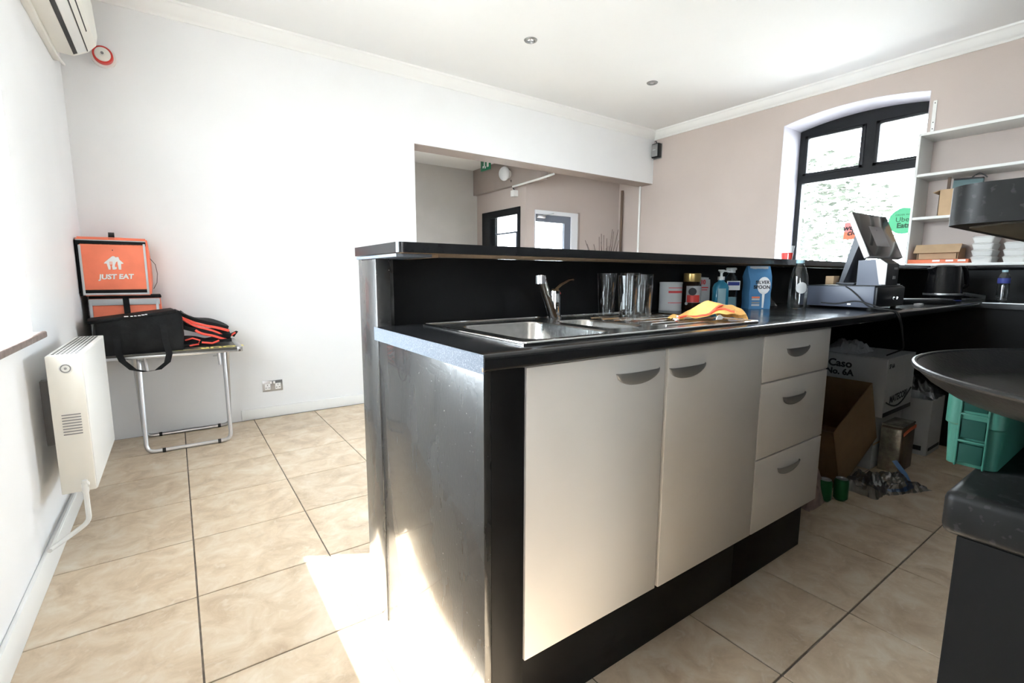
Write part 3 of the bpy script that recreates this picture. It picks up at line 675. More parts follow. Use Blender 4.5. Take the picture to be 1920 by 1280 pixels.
# worktop with a rounded nose, cut out for the sink, turning along the window wall
t = thing('worktop', 'black laminate worktop with rounded front edge holding the sink', 'worktop', (.49, .795, ZW0))
WB = Vector((.49, .795, ZW0))
SX0, SX1, SY0, SY1 = .645, 1.60, .875, 1.37
r_ = .012
nose = [(.795+r_, ZW0)] + arcpts((.795+r_, ZW0+r_), r_, -PI/2, -PI, 5)[0:] + arcpts((.795+r_, ZW1-r_), r_, PI, PI/2, 5) + [(.875, ZW1), (.875, ZW0)]
b = MB(); b.prism(nose, .4915, 4.18, 'yz')
b.box(.4915, SX0, .875, 1.43, ZW0, ZW1); b.box(.546, SX0, 1.43, 1.47, ZW0, ZW1)
b.box(SX0, SX1, SY1, 1.47, ZW0, ZW1); b.box(SX1, 4.18, .875, 1.47, ZW0, ZW1)
b.box(4.18, 4.86, -1.6, 1.47, ZW0, ZW1, 0)
b.build('slab', 'black_lam', t, 35, None, Matrix.Translation(-WB))
lb(.489, .4915, .797, 1.43, ZW0-.002, ZW1, 0, WB).build('end_edging', 'lam_edge', t)
lb(.4885, .494, .797, .803, ZW0+.002, ZW0+.012, .002, WB).build('chipped_corner', 'chip', t)
MB().box(4.178, 4.1805, -1.6, .79, ZW1-.004, ZW1+.0003).build('edge_highlight_strip', 'alu', t, 0, None, Matrix.Translation(-WB))
# raised bar top
t = thing('raised_worktop', 'raised black bar top above the sink', 'bar top', (.49, 1.225, ZB0)); BB = Vector((.49, 1.225, ZB0))
c = .018
poly = [(.49+c, 1.225), (5.168, 1.225), (5.168, 1.592), (.49, 1.592)] + [(.49+c-c*math.cos(a), 1.225+c-c*math.sin(a)) for a in [PI/2*k/6 for k in range(7)]]
b = MB(); b.prism(poly, ZB0+.0015, ZB1, 'xy'); b.build('slab', 'black_lam', t, 35, None, Matrix.Translation(-BB))
lb(.51, 5.16, 1.235, 1.46, ZB0, ZB0+.0014, 0, BB).build('bare_underside', 'chip', t)

# base cabinets
HANDLE = None
def handle(parent, x, y, z, w=.17, h=.036, d=.014):
    def fn(u, v):
        a = (u-.5)*2; e_ = math.sqrt(max(0, 1-a*a))
        return (a*w/2, -d*e_**.7*math.cos(v*PI/2)-.0005, -h*e_*math.sin(v*PI/2))
    b = MB(); b.grid(fn, 20, 7, .0015)
    o = b.build('handle', 'pewter', parent, 60); o.location = (x, y, z); return o
ZD0, ZD1 = .238, .943
def rel(base): return lambda x0, x1, y0, y1, z0, z1, bev=0: MB().box(x0-base[0], x1-base[0], y0-base[1], y1-base[1], z0-base[2], z1-base[2], bev)
base = (.61, YD, 0); R_ = rel(base)
t = thing('sink_cabinet', 'cream two door base cabinet under the sink', 'cabinet', base)
b = MB()
for (x0, x1) in ((.612, .628), (1.082, 1.102), (1.585, 1.602)): b.box(x0, x1, YD+.02, 1.42, ZD0, ZD1)
b.box(.612, 1.602, YD+.02, 1.42, ZD0, ZD0+.016); b.box(.612, 1.602, 1.40, 1.42, ZD0, ZD1); b.xf(Matrix.Translation((-base[0], -base[1], 0))); b.build('carcass', 'cream_edge', t, 0)
dl = R_(.613, 1.086, YD, YD+.018, ZD0, ZD1, .002).build('door', 'cream', t); handle(dl, .977-base[0], 0, .897)
dl = R_(1.099, 1.602, YD, YD+.018, ZD0-.003, ZD1+.001, .002).build('door', 'cream', t); handle(dl, 1.188-base[0], 0, .889)
lb(.522, 1.604, .876, .894, 0, ZD0-.004, .001, Vector(base)).build('plinth', 'black_matte', t)
base = (1.6065, YD, 0); R_ = rel(base)
t = thing('drawer_unit', 'cream three drawer base unit at the end of the cabinets', 'drawers', base)
b = MB()
for (x0, x1) in ((1.6065, 1.622), (2.09, 2.106)): b.box(x0, x1, YD+.02, 1.42, ZD0, ZD1)
b.box(1.6065, 2.106, YD+.02, 1.42, ZD0, ZD0+.016); b.box(1.6065, 2.106, 1.40, 1.42, ZD0, ZD1); b.box(1.6065, 2.106, YD+.02, 1.42, ZD1-.016, ZD1)
b.xf(Matrix.Translation((-base[0], -base[1], 0))); b.build('carcass', 'cream_edge', t, 0)
for (z0, z1, hz_) in ((.782, ZD1, .889), (.509, .777, .712), (ZD0-.004, .504, .446)):
    dr = R_(1.6075, 2.106, YD, YD+.018, z0, z1, .002).build('drawer', 'cream', t); handle(dr, 1.845-base[0], 0, hz_)
lb(1.606, 2.12, .876, .894, 0, ZD0-.004, .001, Vector(base)).build('plinth', 'black_matte', t)

# sink
t = thing('sink', 'stainless steel sink with one and a half bowls and drainer', 'sink', (1.12, 1.12, ZW1)); T_ = Matrix.Translation((-1.12, -1.12, -ZW1))
ZS = ZW1+.004
def bowl(x0, x1, y0, y1, dep, r):
    cx, cy_, w, h = (x0+x1)/2, (y0+y1)/2, x1-x0, y1-y0
    lo = [rrect(cx, cy_, w+.016, h+.016, .004, ZS), rrect(cx, cy_, w, h, r, ZS+.0004), rrect(cx, cy_, w-.006, h-.006, r, ZS-.006), rrect(cx, cy_, w-.03, h-.03, r, ZS-dep+.02), rrect(cx, cy_, w-.07, h-.07, r*.8, ZS-dep), rrect(cx, cy_, .03, .03, .012, ZS-dep-.004)]
    return MB().loft(lo, cap1=True)
B1, B2 = (.685, .985, .905, 1.275), (1.035, 1.19, .96, 1.25)
b = MB(); x0, x1, y0, y1 = .632, 1.63, .858, 1.392
def pl(a, c, d_, e_): b.box(a, c, d_, e_, ZW1+.0005, ZS)
pl(x0, B1[0], y0, y1); pl(B1[0], B1[1], y0, B1[2]); pl(B1[0], B1[1], B1[3], y1); pl(B1[1], B2[0], y0, y1); pl(B2[0], B2[1], y0, B2[2]); pl(B2[0], B2[1], B2[3], y1); pl(B2[1], x1, y0, y1)
b.xf(T_); b.build('deck', 'steel', t, 0)
b = MB(); b.tube(rrect((x0+x1)/2, (y0+y1)/2, x1-x0, y1-y0, .012, ZS+.001, 4), .0035, 8, closed=True); b.xf(T_); b.build('raised_rim', 'chrome', t)
for B, dep in ((B1, .15), (B2, .10)):
    q = bowl(*B, dep, .05).xf(T_).build('bowl', 'steel', t, 50)
    MB().cyl(((B[0]+B[1])/2, (B[2]+B[3])/2, ZS-dep-.001), .028, .004).xf(T_).build('drain', 'chrome', q)
for k in range(7):
    y = .94+k*.055; MB().tube([(1.24, y, ZS+.001), (1.575, y, ZS+.001)], .003, 6).xf(T_).build('drainer_rib', 'steel', t)
# mixer tap
t = thing('mixer_tap', 'chrome mixer tap with a flat slanted spout', 'tap', (1.138, 1.355, ZS))
MB().lathe([(0, 0), (.026, 0), (.026, .006), (.021, .009), (.021, .075), (.0195, .08), (.0195, .098), (.014, .105), (0, .106)]).build('body', 'chrome', t)
sd = Vector((-.165, -.135, .140)); s0 = Vector((-.015, -.010, .004))
b = MB(); b.tube([s0, s0+sd*.5, s0+sd], .014, 12, flat=(.013, .017)); b.build('spout', 'chrome', t)
e_ = s0+sd; b = MB(); b.cyl(e_+Vector((-.004, -.004, -.004)), .0155, .026); b.build('aerator', 'alu', t)
b = MB(); b.tube([(.0, 0, .10), (.03, .006, .118), (.075, .012, .135), (.098, .014, .138)], .006, 8, flat=(.005, .010)); b.build('lever', 'chrome', t)
MB().cyl((.0195, -.006, .089), .004, .003, 'x', 10).build('hot_mark', 'red', t)

# ------------------------------------------------------------------ things on the worktop
def tumbler(x, y, h, r0, r1, lab, z=ZS+.003):
    t = MB().lathe([(0, .006), (r0*.8, .006), (r0, .012), (r1-.0015, h), (r1+.0005, h+.001), (r1+.001, h), (r0+.002, .004), (r0*.9, 0), (0, 0)]).build('tumbler', 'tumbler', None, 40)
    t.location = (x, y, z); tag(t, lab, 'glass', 'tumblers on the drainer')
tumbler(1.232, 1.09, .150, .026, .034, 'tall clear tumbler at the front left of the glasses on the drainer')
tumbler(1.302, 1.088, .118, .027, .032, 'short clear tumbler at the front right of the glasses on the drainer')
tumbler(1.33, 1.28, .158, .028, .037, 'tall clear tumbler at the back left against the black panel')
tumbler(1.405, 1.235, .16, .028, .036, 'tall clear tumbler in the middle of the back glasses')
tumbler(1.50, 1.25, .155, .028, .037, 'tall clear tumbler rightmost of the glasses, beside the white tin')
# white tin
t = thing('tin', 'white tin with red stripes beside the coffee jar', 'tin', (1.875, 1.405, ZW1))
MB().lathe([(0, 0), (.05, 0), (.0515, .004), (.050, .008), (.050, .122), (.0515, .126), (.05, .13), (.046, .127), (0, .127)], seg=32).build('can_body', 'carton', t)
for z, h_ in ((.103, .003), (.081, .010), (.036, .003)):
    n_ = 14 if h_ != .003 or z > .05 else 7
    MB().loft([[(.0504*math.cos(a), .0504*math.sin(a), z+zz) for a in [3.6+i*1.9/n_ for i in range(n_+1)]] for zz in (0, h_)]).build('stripe', 'redink', t)
# coffee jar
t = thing('coffee_jar', 'glass coffee jar with gold lid and dark contents', 'jar', (2.005, 1.385, ZW1), -.5)
MB().lathe([(0, 0), (.040, 0), (.043, .005), (.043, .11), (.036, .128), (.034, .132), (0, .132)]).build('glass_body', 'coffee', t)
MB().lathe([(.0, .131), (.038, .131), (.039, .134), (.039, .168), (.036, .171), (0, .171)]).build('lid', 'gold', t)
lb_ = MB().loft([[(.0434*math.cos(a), .0434*math.sin(a), z) for a in [-2.6+i*2.0/12 for i in range(13)]] for z in (.035, .112)]).build('label', 'carton', t)
b = MB(); b.loft([[(.0437*math.cos(a), .0437*math.sin(a), z) for a in [-2.5+i*1.4/10 for i in range(11)]] for z in (.036, .070)]); b.build('red_panel', 'red', lb_)
b = MB(); b.cyl((0, 0, 0), .018, .001, seg=20, mtx=basis((-.016, -.0415, .086), (1, -.35, 0), (0, 0, 1))); b.build('round_badge', 'ink', lb_)
MB().loft([[(.0436*math.cos(a), .0436*math.sin(a), z) for a in [-.5+i*.35/4 for i in range(5)]] for z in (.028, .065)]).build('barcode', 'print_white', t)
MB().cyl((0, 0, 0), .007, .001, seg=16, mtx=basis((-.036, -.0245, .03), (.56, -.83, 0), (0, 0, 1))).build('seal', 'print_white', t)
# packet with a red 10
t = thing('paper_packet', 'pale packet printed with a red 10 between jar and soap', 'packet', (2.105, 1.405, ZW1), -.25)
softbox(.085, .04, .15, .006, 6, 8).build('pack', 'carton', t)
text_mb('10', .03, .0004, .001).xf(basis((-.012, -.0285, .128), (1, 0, 0), (0, 0, 1))).build('number', 'redink', t, 0)
b = MB(); b.box(-.035, .02, -.029, -.028, .1, .106); b.box(-.03, .015, -.029, -.028, .09, .094); b.build('print_lines', 'redink', t)
# pump soap
t = thing('soap_dispenser', 'blue liquid soap in a clear pump bottle', 'soap bottle', (2.135, 1.318, ZW1), -.4)
lo = [rrect(0, 0, .070, .045, .018, 0), rrect(0, 0, .074, .048, .02, .004), rrect(0, 0, .074, .048, .02, .105), rrect(0, 0, .060, .042, .018, .122), rrect(0, 0, .028, .028, .0135, .134), rrect(0, 0, .026, .026, .0125, .142)]
MB().loft(lo, True, True).build('bottle', 'bluesoap', t)
MB().box(-.03, .012, -.0255, -.0242, .012, .10, .0006).build('label', 'palelabel', t)
b = MB(); b.cyl((0, 0, .148), .016, .016); b.cyl((0, 0, .165), .006, .02); b.lathe([(0, .188), (.014, .188), (.016, .183), (.010, .176), (.007, .172)], seg=16); b.tube([(0, 0, .182), (.02, -.02, .181), (.026, -.027, .176)], .004, 6); b.build('pump', 'white', t)
# washing-up liquid
t = thing('washing_up_bottle', 'clear dish soap bottle with a blue label', 'soap bottle', (2.262, 1.345, ZW1), -.5)
lo = [rrect(0, 0, .068, .045, .018, 0), rrect(0, 0, .074, .050, .02, .006), rrect(0, 0, .066, .046, .02, .06), rrect(0, 0, .076, .05, .022, .12), rrect(0, 0, .06, .042, .018, .15), rrect(0, 0, .032, .032, .0155, .168), rrect(0, 0, .03, .03, .0145, .176)]
MB().loft(lo, True, True).build('bottle', 'clearplastic', t)
lo = [[(x*.93, y*.9, z) for x, y, z in l] for l in (rrect(0, 0, .068, .045, .018, .003), rrect(0, 0, .066, .046, .02, .05), rrect(0, 0, .066, .046, .02, .055))]
MB().loft(lo, True, True).build('liquid', 'palelabel', t)
l_ = MB().box(-.034, .034, -.0285, -.0255, .09, .135, .001).build('label', 'print_white', t)
MB().box(-.03, .03, -.0292, -.0284, .113, .130, .0003).build('name_band', 'navy', l_)
b = MB(); b.cyl((0, 0, .181), .019, .012); b.lathe([(.021, .187), (.025, .189), (.025, .197), (.02, .2), (0, .2)]); b.build('cap', 'white', t)
# sugar bag
t = thing('sugar_bag', 'blue paper bag of sugar folded at the top', 'sugar bag', (2.36, 1.265, ZW1), -.55)
b = bmesh.new(); bmesh.ops.create_cube(b, size=1); bmesh.ops.subdivide_edges(b, edges=b.edges[:], cuts=7, use_grid_fill=True)
for v in b.verts:
    x, y, z = v.co; z += .5; yy = y*.068; xx = x*.108
    if z > .72: k = (z-.72)/.28; yy = y*.068*(1-.85*k); xx *= 1-.02*k
    xx += .002*math.sin(z*14); v.co = (xx + (.004 if z > .7 else 0)*(1 if x > 0 else -1), yy+.003*noise.noise(Vector((x*4, z*5, 2))), z*.208)
mb = MB(); mb._merge(b); bag = mb.build('bag', 'sugar', t, 50)
sp_ = basis((.014, -.0372, .085), (1, 0, 0), (0, 0, 1))
b = MB(); b.prism([(.033*math.cos(a)*(1), .042*math.sin(a)+.028) for a in [2*PI*i/20 for i in range(20)]], 0, .0008, 'xy', mtx=sp_); b.prism([(-.004, -.08), (.004, -.08), (.007, .0), (-.007, .0)], 0, .0008, 'xy', mtx=sp_); b.build('spoon_print', 'print_white', bag, 0)
text_mb('SILVER', .0225, .0005, .0005, spacing=1.06).xf(basis((.006, -.0385, .128), (1, 0, 0), (0, 0, 1))).build('lettering', 'ink', bag, 0)
text_mb('SPOON', .0235, .0005, .0005, spacing=1.06).xf(basis((.004, -.0385, .105), (1, 0, 0), (0, 0, 1))).build('lettering', 'ink', bag, 0)
b = MB(); b.box(-.046, .046, -.012, -.0075, .190, .206, .001); b.build('top_fold', 'carton', bag)
for z, mt in ((.056, 'orangebox'), (.046, 'carton'), (.030, 'greypart'), (.018, 'carton')):
    MB().box(-.042, -.002, -.0365, -.0355, z-.004, z+.004, .0004).build('biscuit_print', mt, bag)
# crumpled clear wrapper behind the sugar
def crumple(name, mt, w, d, h, seed, n=14, parent=None):
    r = random.Random(seed)
    def fn(u, v):
        a = u-.5; c_ = v-.5; rr = max(0, 1-(2*a)**2)*max(0, 1-(2*c_)**2)
        nn = noise.noise(Vector((u*4+seed, v*4, seed*1.3))); n2 = noise.noise(Vector((u*9, v*9+seed, 3.1)))
        return (a*w*(1+.15*nn), c_*d*(1+.15*n2), max(.001, h*(rr**.6)*(.65+.5*nn+.25*n2)))
    return MB().grid(fn, n, n, .0008)
o = crumple('wrapper', 'filmplastic', .14, .10, .075, 4).build('wrapper', 'filmplastic', None, 0); o.location = (2.60, 1.36, ZW1); tag(o, 'crumpled clear wrapper between sugar bag and bottle', 'wrapper')
# clear bottle with white round label
t = thing('water_bottle', 'empty clear bottle with a white round label', 'bottle', (2.535, 1.15, ZW1))
MB().lathe([(0, .004), (.03, .002), (.038, .0), (.042, .006), (.042, .13), (.039, .16), (.026, .20), (.017, .215), (.016, .228)], seg=28).build('bottle', 'clearplastic', t, 50)
MB().cyl((0, 0, .230), .0185, .016).build('cap', 'palelabel', t)
b = MB()
b.grid(lambda u, v: (.0426*math.cos(-2.35+(u-.5)*1.25*math.sqrt(max(.02, 1-(2*v-1)**2))), .0426*math.sin(-2.35+(u-.5)*1.25*math.sqrt(max(.02, 1-(2*v-1)**2))), .075+.055*v), 10, 10); b.build('label', 'carton', t)
# yellow cloth on the drainer
t = thing('dish_cloth', 'yellow dish cloth with red hem crumpled on the drainer', 'cloth', (1.50, .985, ZS+.004), -.35)
def clothz(u, v):
    c_ = (v-.5)/.5; k = min(1, max(0, (u-.2)/.36)); k = k*k*(3-2*k); e_ = min(1, (1.0-u)/.05)
    hump = k*(.052-.016*max(0, u-.55)/.45)*(1-.55*c_*c_)*e_ + .009*math.exp(-((u-.14)/.13)**2)
    return hump*(1+.3*noise.noise(Vector((u*3.2, v*3.2, 1)))) + .004*noise.noise(Vector((u*9, v*9, 4))) + .005
def cl(u, v): return ((u-.5)*.235+.01*math.sin(v*6), (v-.5)*(.055+.10*min(1, u*1.6))+.012*math.sin(u*6), clothz(u, v))
MB().grid(cl, 36, 22, .0025).build('fabric', 'cloth', t, 60)
MB().tube([Vector(cl(u, .02+.10*math.sin(u*8)**2))+Vector((0, -.002, .002)) for u in [i/26 for i in range(20)]], .0035, 6, flat=(.0035, .005)).build('hem', 'clothred', t)
MB().tube([Vector(cl(.42+.2*s_, .03+.25*s_))+Vector((0, -.004, .002)) for s_ in [i/8 for i in range(9)]], .004, 6, flat=(.003, .006)).build('hem', 'clothred', t)
MB().grid(lambda u, v: (.005+u*.03, -.062-v*.006+u*.008, .003+.018*(1-abs(u-.4))*v+.001), 4, 4, .002).build('corner_fold', 'clothwhite', t)
t = tag(MB().lathe([(0, 0), (.02, 0), (.024, .004), (.02, .008), (.006, .01), (.005, .016), (0, .017)]).build('sink_plug', 'chrome', None), 'chrome sink plug lying on the drainer', 'sink plug'); t.location = (1.405, 1.02, ZS+.003)
# cash drawer
CD = (2.685, .872, ZW1)
t = thing('cash_drawer', 'dark metal cash drawer under the till screen', 'cash drawer', CD)
MB().box(0, .36, .008, .34, .012, .112, .003).build('case', 'bluegrey', t); MB().box(.002, .358, -.004, .008, .014, .108, .003).build('drawer_front', 'frame_dark', t)
MB().box(.001, .361, .006, .342, .108, .116, .002).build('lid', 'frame_dark', t)
b = MB(); b.cyl((.19, -.008, .055), .009, .008, 'y'); b.box(.188, .192, -.03, -.012, .048, .062, .001); b.build('lock', 'chrome', t)
for (x, y) in ((.03, .03), (.33, .03), (.03, .31), (.33, .31)): MB().cyl((x, y, .006), .012, .012).build('foot', 'dark', t)
MB().box(-.0012, 0, .10, .115, .022, .029).build('label', 'print_white', t)
ZD_ = ZW1+.116
# till: stand and tilted touch screen
t = thing('till_screen', 'tilted touch screen till on a slanted stand', 'till', (2.93, 1.03, ZD_))
o = Vector((2.93, 1.03, ZD_))
C_ = [Vector((2.845, 1.065, 1.468)), Vector((3.245, 1.045, 1.47)), Vector((3.225, .943, 1.243)), Vector((2.815, .958, 1.243))]
ctr = sum(C_, Vector())/4 - o; ux = ((C_[1]+C_[2])-(C_[0]+C_[3])).normalized(); uy = ((C_[0]+C_[1])-(C_[2]+C_[3])).normalized()
w_ = ((C_[1]-C_[0]).length+(C_[2]-C_[3]).length)/2; h_ = ((C_[0]-C_[3]).length+(C_[1]-C_[2]).length)/2
sm = basis(ctr, ux, uy)
hd = MB().box(-w_/2, w_/2, -h_/2, h_/2, -.026, 0, .004, mtx=sm).build('screen_housing', 'bezel', t)
MB().box(-w_/2+.003, w_/2-.003, -h_/2+.002, h_/2-.002, -.001, .0014, .001, mtx=sm).build('screen', 'screen', hd)
MB().box(-.075, .085, -.065, .05, .0014, .0018, mtx=sm).build('screen_window', 'screen_ui', hd)
MB().box(-.006, .006, .026, .032, .0018, .0021, mtx=sm).build('screen_mark', 'ink', hd, 0)
b = MB(); b.prism([(.055, .0), (.075, .0), (.018, .255), (.005, .27), (-.012, .262), (-.012, .235)], -.06, .10, 'yz'); b.build('stand_arm', 'greyplastic', t)
b = MB(); b.box(-.065, .12, .0, .085, .0, .012, .004); b.build('stand_base', 'greyplastic', t)
# receipt printer
t = thing('receipt_printer', 'dark boxy receipt printer on the cash drawer', 'printer', (2.905, .955, ZD_))
MB().prism([(-.068, 0), (.055, 0), (.055, .122), (-.035, .128), (-.068, .105)], -.07, .08, 'yz').build('case', 'bluegrey', t, 0)
MB().prism([(-.069, .0), (-.052, .0), (-.024, .129), (-.036, .1295), (-.0695, .106)], -.0715, .0815, 'yz').build('front_cover', 'frame_dark', t, 0)
MB().prism([(-.0675, .004), (-.042, .004), (-.018, .126), (-.0365, .128), (-.0675, .104)], -.0735, -.0717, 'yz').build('side_flash', 'bezel', t, 0)
b = MB(); b.box(.02, .06, -.0712, -.069, .078, .088); b.box(.01, .045, -.0712, -.069, .03, .045); b.build('front_labels', 'greypart', t)
tag(MB().box(3.0, 3.045, .89, 1.05, ZD_, ZD_+.006, .001).build('paper_slips', 'carton'), 'white paper slips on the edge of the cash drawer', 'paper')
t = thing('card_stack', 'small kraft card block behind the till stand', 'card block', (2.93, 1.16, ZD_))
MB().box(-.03, .04, -.02, .02, 0, .045, .002).build('block', 'card2', t)
# cables
tag(MB().tube(bend([(2.72, 1.05, ZD_+.006), (2.677, .985, ZD_-.01), (2.676, .93, ZD_-.06), (2.674, .90, ZD_-.1), (2.672, .85, ZW1+.01), (2.70, .80, ZW1+.006), (2.74, .783, ZW1-.05), (2.85, .79, .80), (3.0, .90, .74)], .03), .0035, 6).build('power_cable', 'dark'), 'black cable draped from the till over the worktop edge', 'cable')
tag(MB().tube(bend([(2.678, 1.10, ZW1+.028), (2.676, 1.03, ZW1+.024), (2.674, .95, ZW1+.045), (2.673, .885, ZW1+.03), (2.675, .83, ZW1+.006), (2.71, .79, ZW1+.004), (2.76, .782, ZW1-.06), (2.95, .82, .78)], .03), .003, 6).build('power_cable', 'dark'), 'thinner black cable along the side of the cash drawer', 'cable')
# keypad / card reader
t = thing('keyboard', 'low black keyboard beside the cash drawer', 'keyboard', (3.62, .98, ZW1), -.5)
MB().box(-.20, .20, -.07, .07, 0, .022, .005).build('case', 'frame_dark', t); MB().box(-.19, .19, -.06, .055, .021, .029, .003).build('key_block', 'greyplastic', t)
tag(MB().box(3.20, 3.26, .84, .87, ZW1, ZW1+.018, .004).build('memory_stick', 'carton'), 'small pale plug lying by the worktop edge', 'plug')
# kettle
t = thing('kettle', 'black electric kettle with a steel handle edge', 'kettle', (4.36, 1.03, ZW1), -.6)
MB().lathe([(0, 0), (.098, 0), (.10, .006), (.10, .02), (.092, .024)], seg=32).build('base', 'kettle', t)
MB().lathe([(.0, .024), (.104, .024), (.106, .03), (.105, .048), (.102, .052), (.083, .215), (.078, .23), (.04, .24), (0, .242)], seg=32).build('jug', 'kettle', t)
MB().lathe([(.1055, .034), (.1068, .036), (.1068, .046), (.1055, .048)], seg=32).build('steel_band', 'alu', t)
b = MB(); b.tube(bend([(.07, 0, .225), (.135, 0, .225), (.165, 0, .10), (.095, 0, .07)], .02), .012, 8, flat=(.012, .014)); b.build('handle', 'kettle', t)
b = MB(); b.tube(bend([(.075, 0, .236), (.14, 0, .236), (.172, 0, .11)], .02), .004, 8, flat=(.003, .012)); b.build('handle_trim', 'chrome', t)
b = MB(); b.prism([(-.075, .16), (-.115, .215), (-.08, .23)], -.02, .02, 'xz'); b.build('spout', 'kettle', t)
MB().lathe([(.09, .001), (.101, .001), (.101, .005), (.09, .005)], seg=32).build('light_ring', 'navy', t)
# stapler-like tongs
t = thing('stapler', 'silver stapler lying beside the kettle', 'stapler', (4.66, .93, ZW1), -.25)
MB().box(-.12, .11, -.018, .018, 0, .010, .003).build('base', 'alu', t)
MB().box(-.12, .12, -.014, .014, 0, .022, .004, mtx=Matrix.Translation((0, 0, .018)) @ Matrix.Rotation(.10, 4, 'Y')).build('arm', 'alu', t); MB().box(-.02, .08, -.012, .012, .010, .02, .002).build('spring', 'dark', t)
# water bottle on the wing
t = thing('water_bottle', 'small clear water bottle with a blue label on the right worktop', 'bottle', (4.56, .77, ZW1))
prof = [(0, .006), (.022, 0), (.031, .006)]
for k in range(6): prof += [(.031, .014+k*.016), (.0285, .020+k*.016)]
prof += [(.031, .115), (.031, .155), (.024, .175), (.014, .188), (.0135, .196)]
MB().lathe(prof).build('bottle', 'clearplastic', t, 40); MB().lathe([(.0315, .118), (.032, .12), (.032, .150), (.0315, .152)]).build('label', 'navy', t); MB().cyl((0, 0, .199), .0155, .014).build('cap', 'palelabel', t)
# cup on the bar
t = thing('paper_cup', 'red and white paper cup standing on the bar top', 'cup', (2.96, 1.42, ZB1))
MB().lathe([(0, .002), (.026, 0), (.031, .05), (.0295, .05), (.025, .004), (0, .004)]).build('red_band', 'red', t); MB().lathe([(.031, .05), (.0355, .088), (.037, .09), (.0345, .089), (.0295, .05)]).build('rim', 'print_white', t)
MB().box(-.0025, .0025, -.0305, -.029, .006, .05, mtx=Matrix.Rotation(-.95, 4, 'Z')).build('white_stripe', 'print_white', t)

# ------------------------------------------------------------------ wing along the window wall
t = thing('wing_counter', 'black panelled counter wing along the taupe window wall', 'counter', (4.86, 0, 0)); b0 = Vector((4.86, 0, 0))
lb(4.84, 4.865, -1.6, 1.468, ZW1+.0005, 1.20, 0, b0).build('upstand', 'black_matte', t); lb(4.23, 4.25, -1.6, 1.46, 0, ZW0-.001, 0, b0).build('front_panel', 'black_matte', t)
lb(4.866, 5.168, -1.6, 1.468, 1.15, 1.2, 0, b0).build('ledge_support', 'black_matte', t)
o = MB().box(4.78, 5.168, -1.6, 1.2245, ZB0+.0005, ZB1, .006).build('ledge_top', 'black_lam', None, 35, (4.97, 0, ZB0)); tag(o, 'black ledge carrying the white shelf unit', 'ledge')

# ------------------------------------------------------------------ white shelf unit
SXF, SYE = 4.865, 1.41
t = thing('shelf_unit', 'white open shelf unit partly in front of the arched window', 'shelves', (SXF, SYE, ZB1)); sb = Vector((SXF, SYE, ZB1)); ye = -.35
lb(SXF, 5.165, SYE-.016, SYE, ZB1+.001, 2.25, .001, sb).build('side_panel', 'white', t)
for z in (ZB1+.001, 1.592, 1.922, 2.232): lb(SXF+.001, 5.165, ye, SYE-.0165, z, z+.02, .001, sb).build('shelf', 'white', t)
zs = ZB1+.021
# orange flat box and open cardboard box
t = thing('pizza_box', 'flat orange red box under the cardboard box', 'box', (4.92, 1.215, zs)); MB().box(-.04, .2, -.185, .18, 0, .030, .002).build('box_body', 'orangebox', t)
for y in (-.17, -.10, -.02): MB().box(-.0412, -.04, y, y+.045, .012, .026).build('label', 'print_white', t)
t = thing('cardboard_box', 'small brown cardboard box with an open front flap', 'box', (5.0, 1.235, zs+.030))
b = MB(); b.box(-.06, .13, -.13, .12, 0, .004); b.box(-.06, -.056, -.12, .11, 0, .062); b.box(.126, .13, -.13, .12, 0, .09); b.box(-.06, .13, .116, .12, 0, .085); b.box(-.06, .13, -.13, -.126, 0, .085); b.build('box_body', 'card2', t, 0)
b = MB(); b.prism([(-.105, .052), (-.10, .05), (-.045, .115), (-.05, .118)], -.145, .135, 'xz'); b.prism([(-.05, .113), (.13, .113), (.13, .117), (-.05, .117)], -.13, .12, 'xz'); b.build('lid_flap', 'card2', t, 0)
MB().box(-.03, .02, -.08, -.01, .1172, .1185).build('slot', 'ink', t)
# foam container stacks
def foam(x, y, z, lab, grp):
    t = thing('takeaway_box', lab, 'takeaway box', (x, y, z), group=grp)
    MB().loft([rrect(0, 0, .20, .10, .012, 0), rrect(0, 0, .22, .12, .014, .035), rrect(0, 0, .226, .126, .014, .037)], True).build('tray_base', 'foam', t, 40)
    MB().loft([rrect(0, 0, .226, .126, .014, .0375), rrect(0, 0, .22, .12, .014, .04), rrect(0, 0, .20, .10, .012, .048)], False, True).build('lid', 'foam', t, 40)
for k, nm in enumerate(('lowest', 'second', 'third', 'topmost')):
    foam(5.0, .965, zs+.049*k, '%s white foam takeaway box of the stack beside the orange box' % nm, 'foam takeaway boxes on the shelf')
for k, nm in enumerate(('lowest', 'second', 'topmost')):
    foam(5.03, .80, zs+.049*k, '%s white foam takeaway box of the right hand stack' % nm, 'foam takeaway boxes on the shelf')
o = crumple('x', 'foam', .22, .16, .17, 9).build('plastic_sack', 'foam', None, 40); o.location = (5.0, .60, zs); tag(o, 'white plastic sack at the right end of the lowest shelf', 'sack')
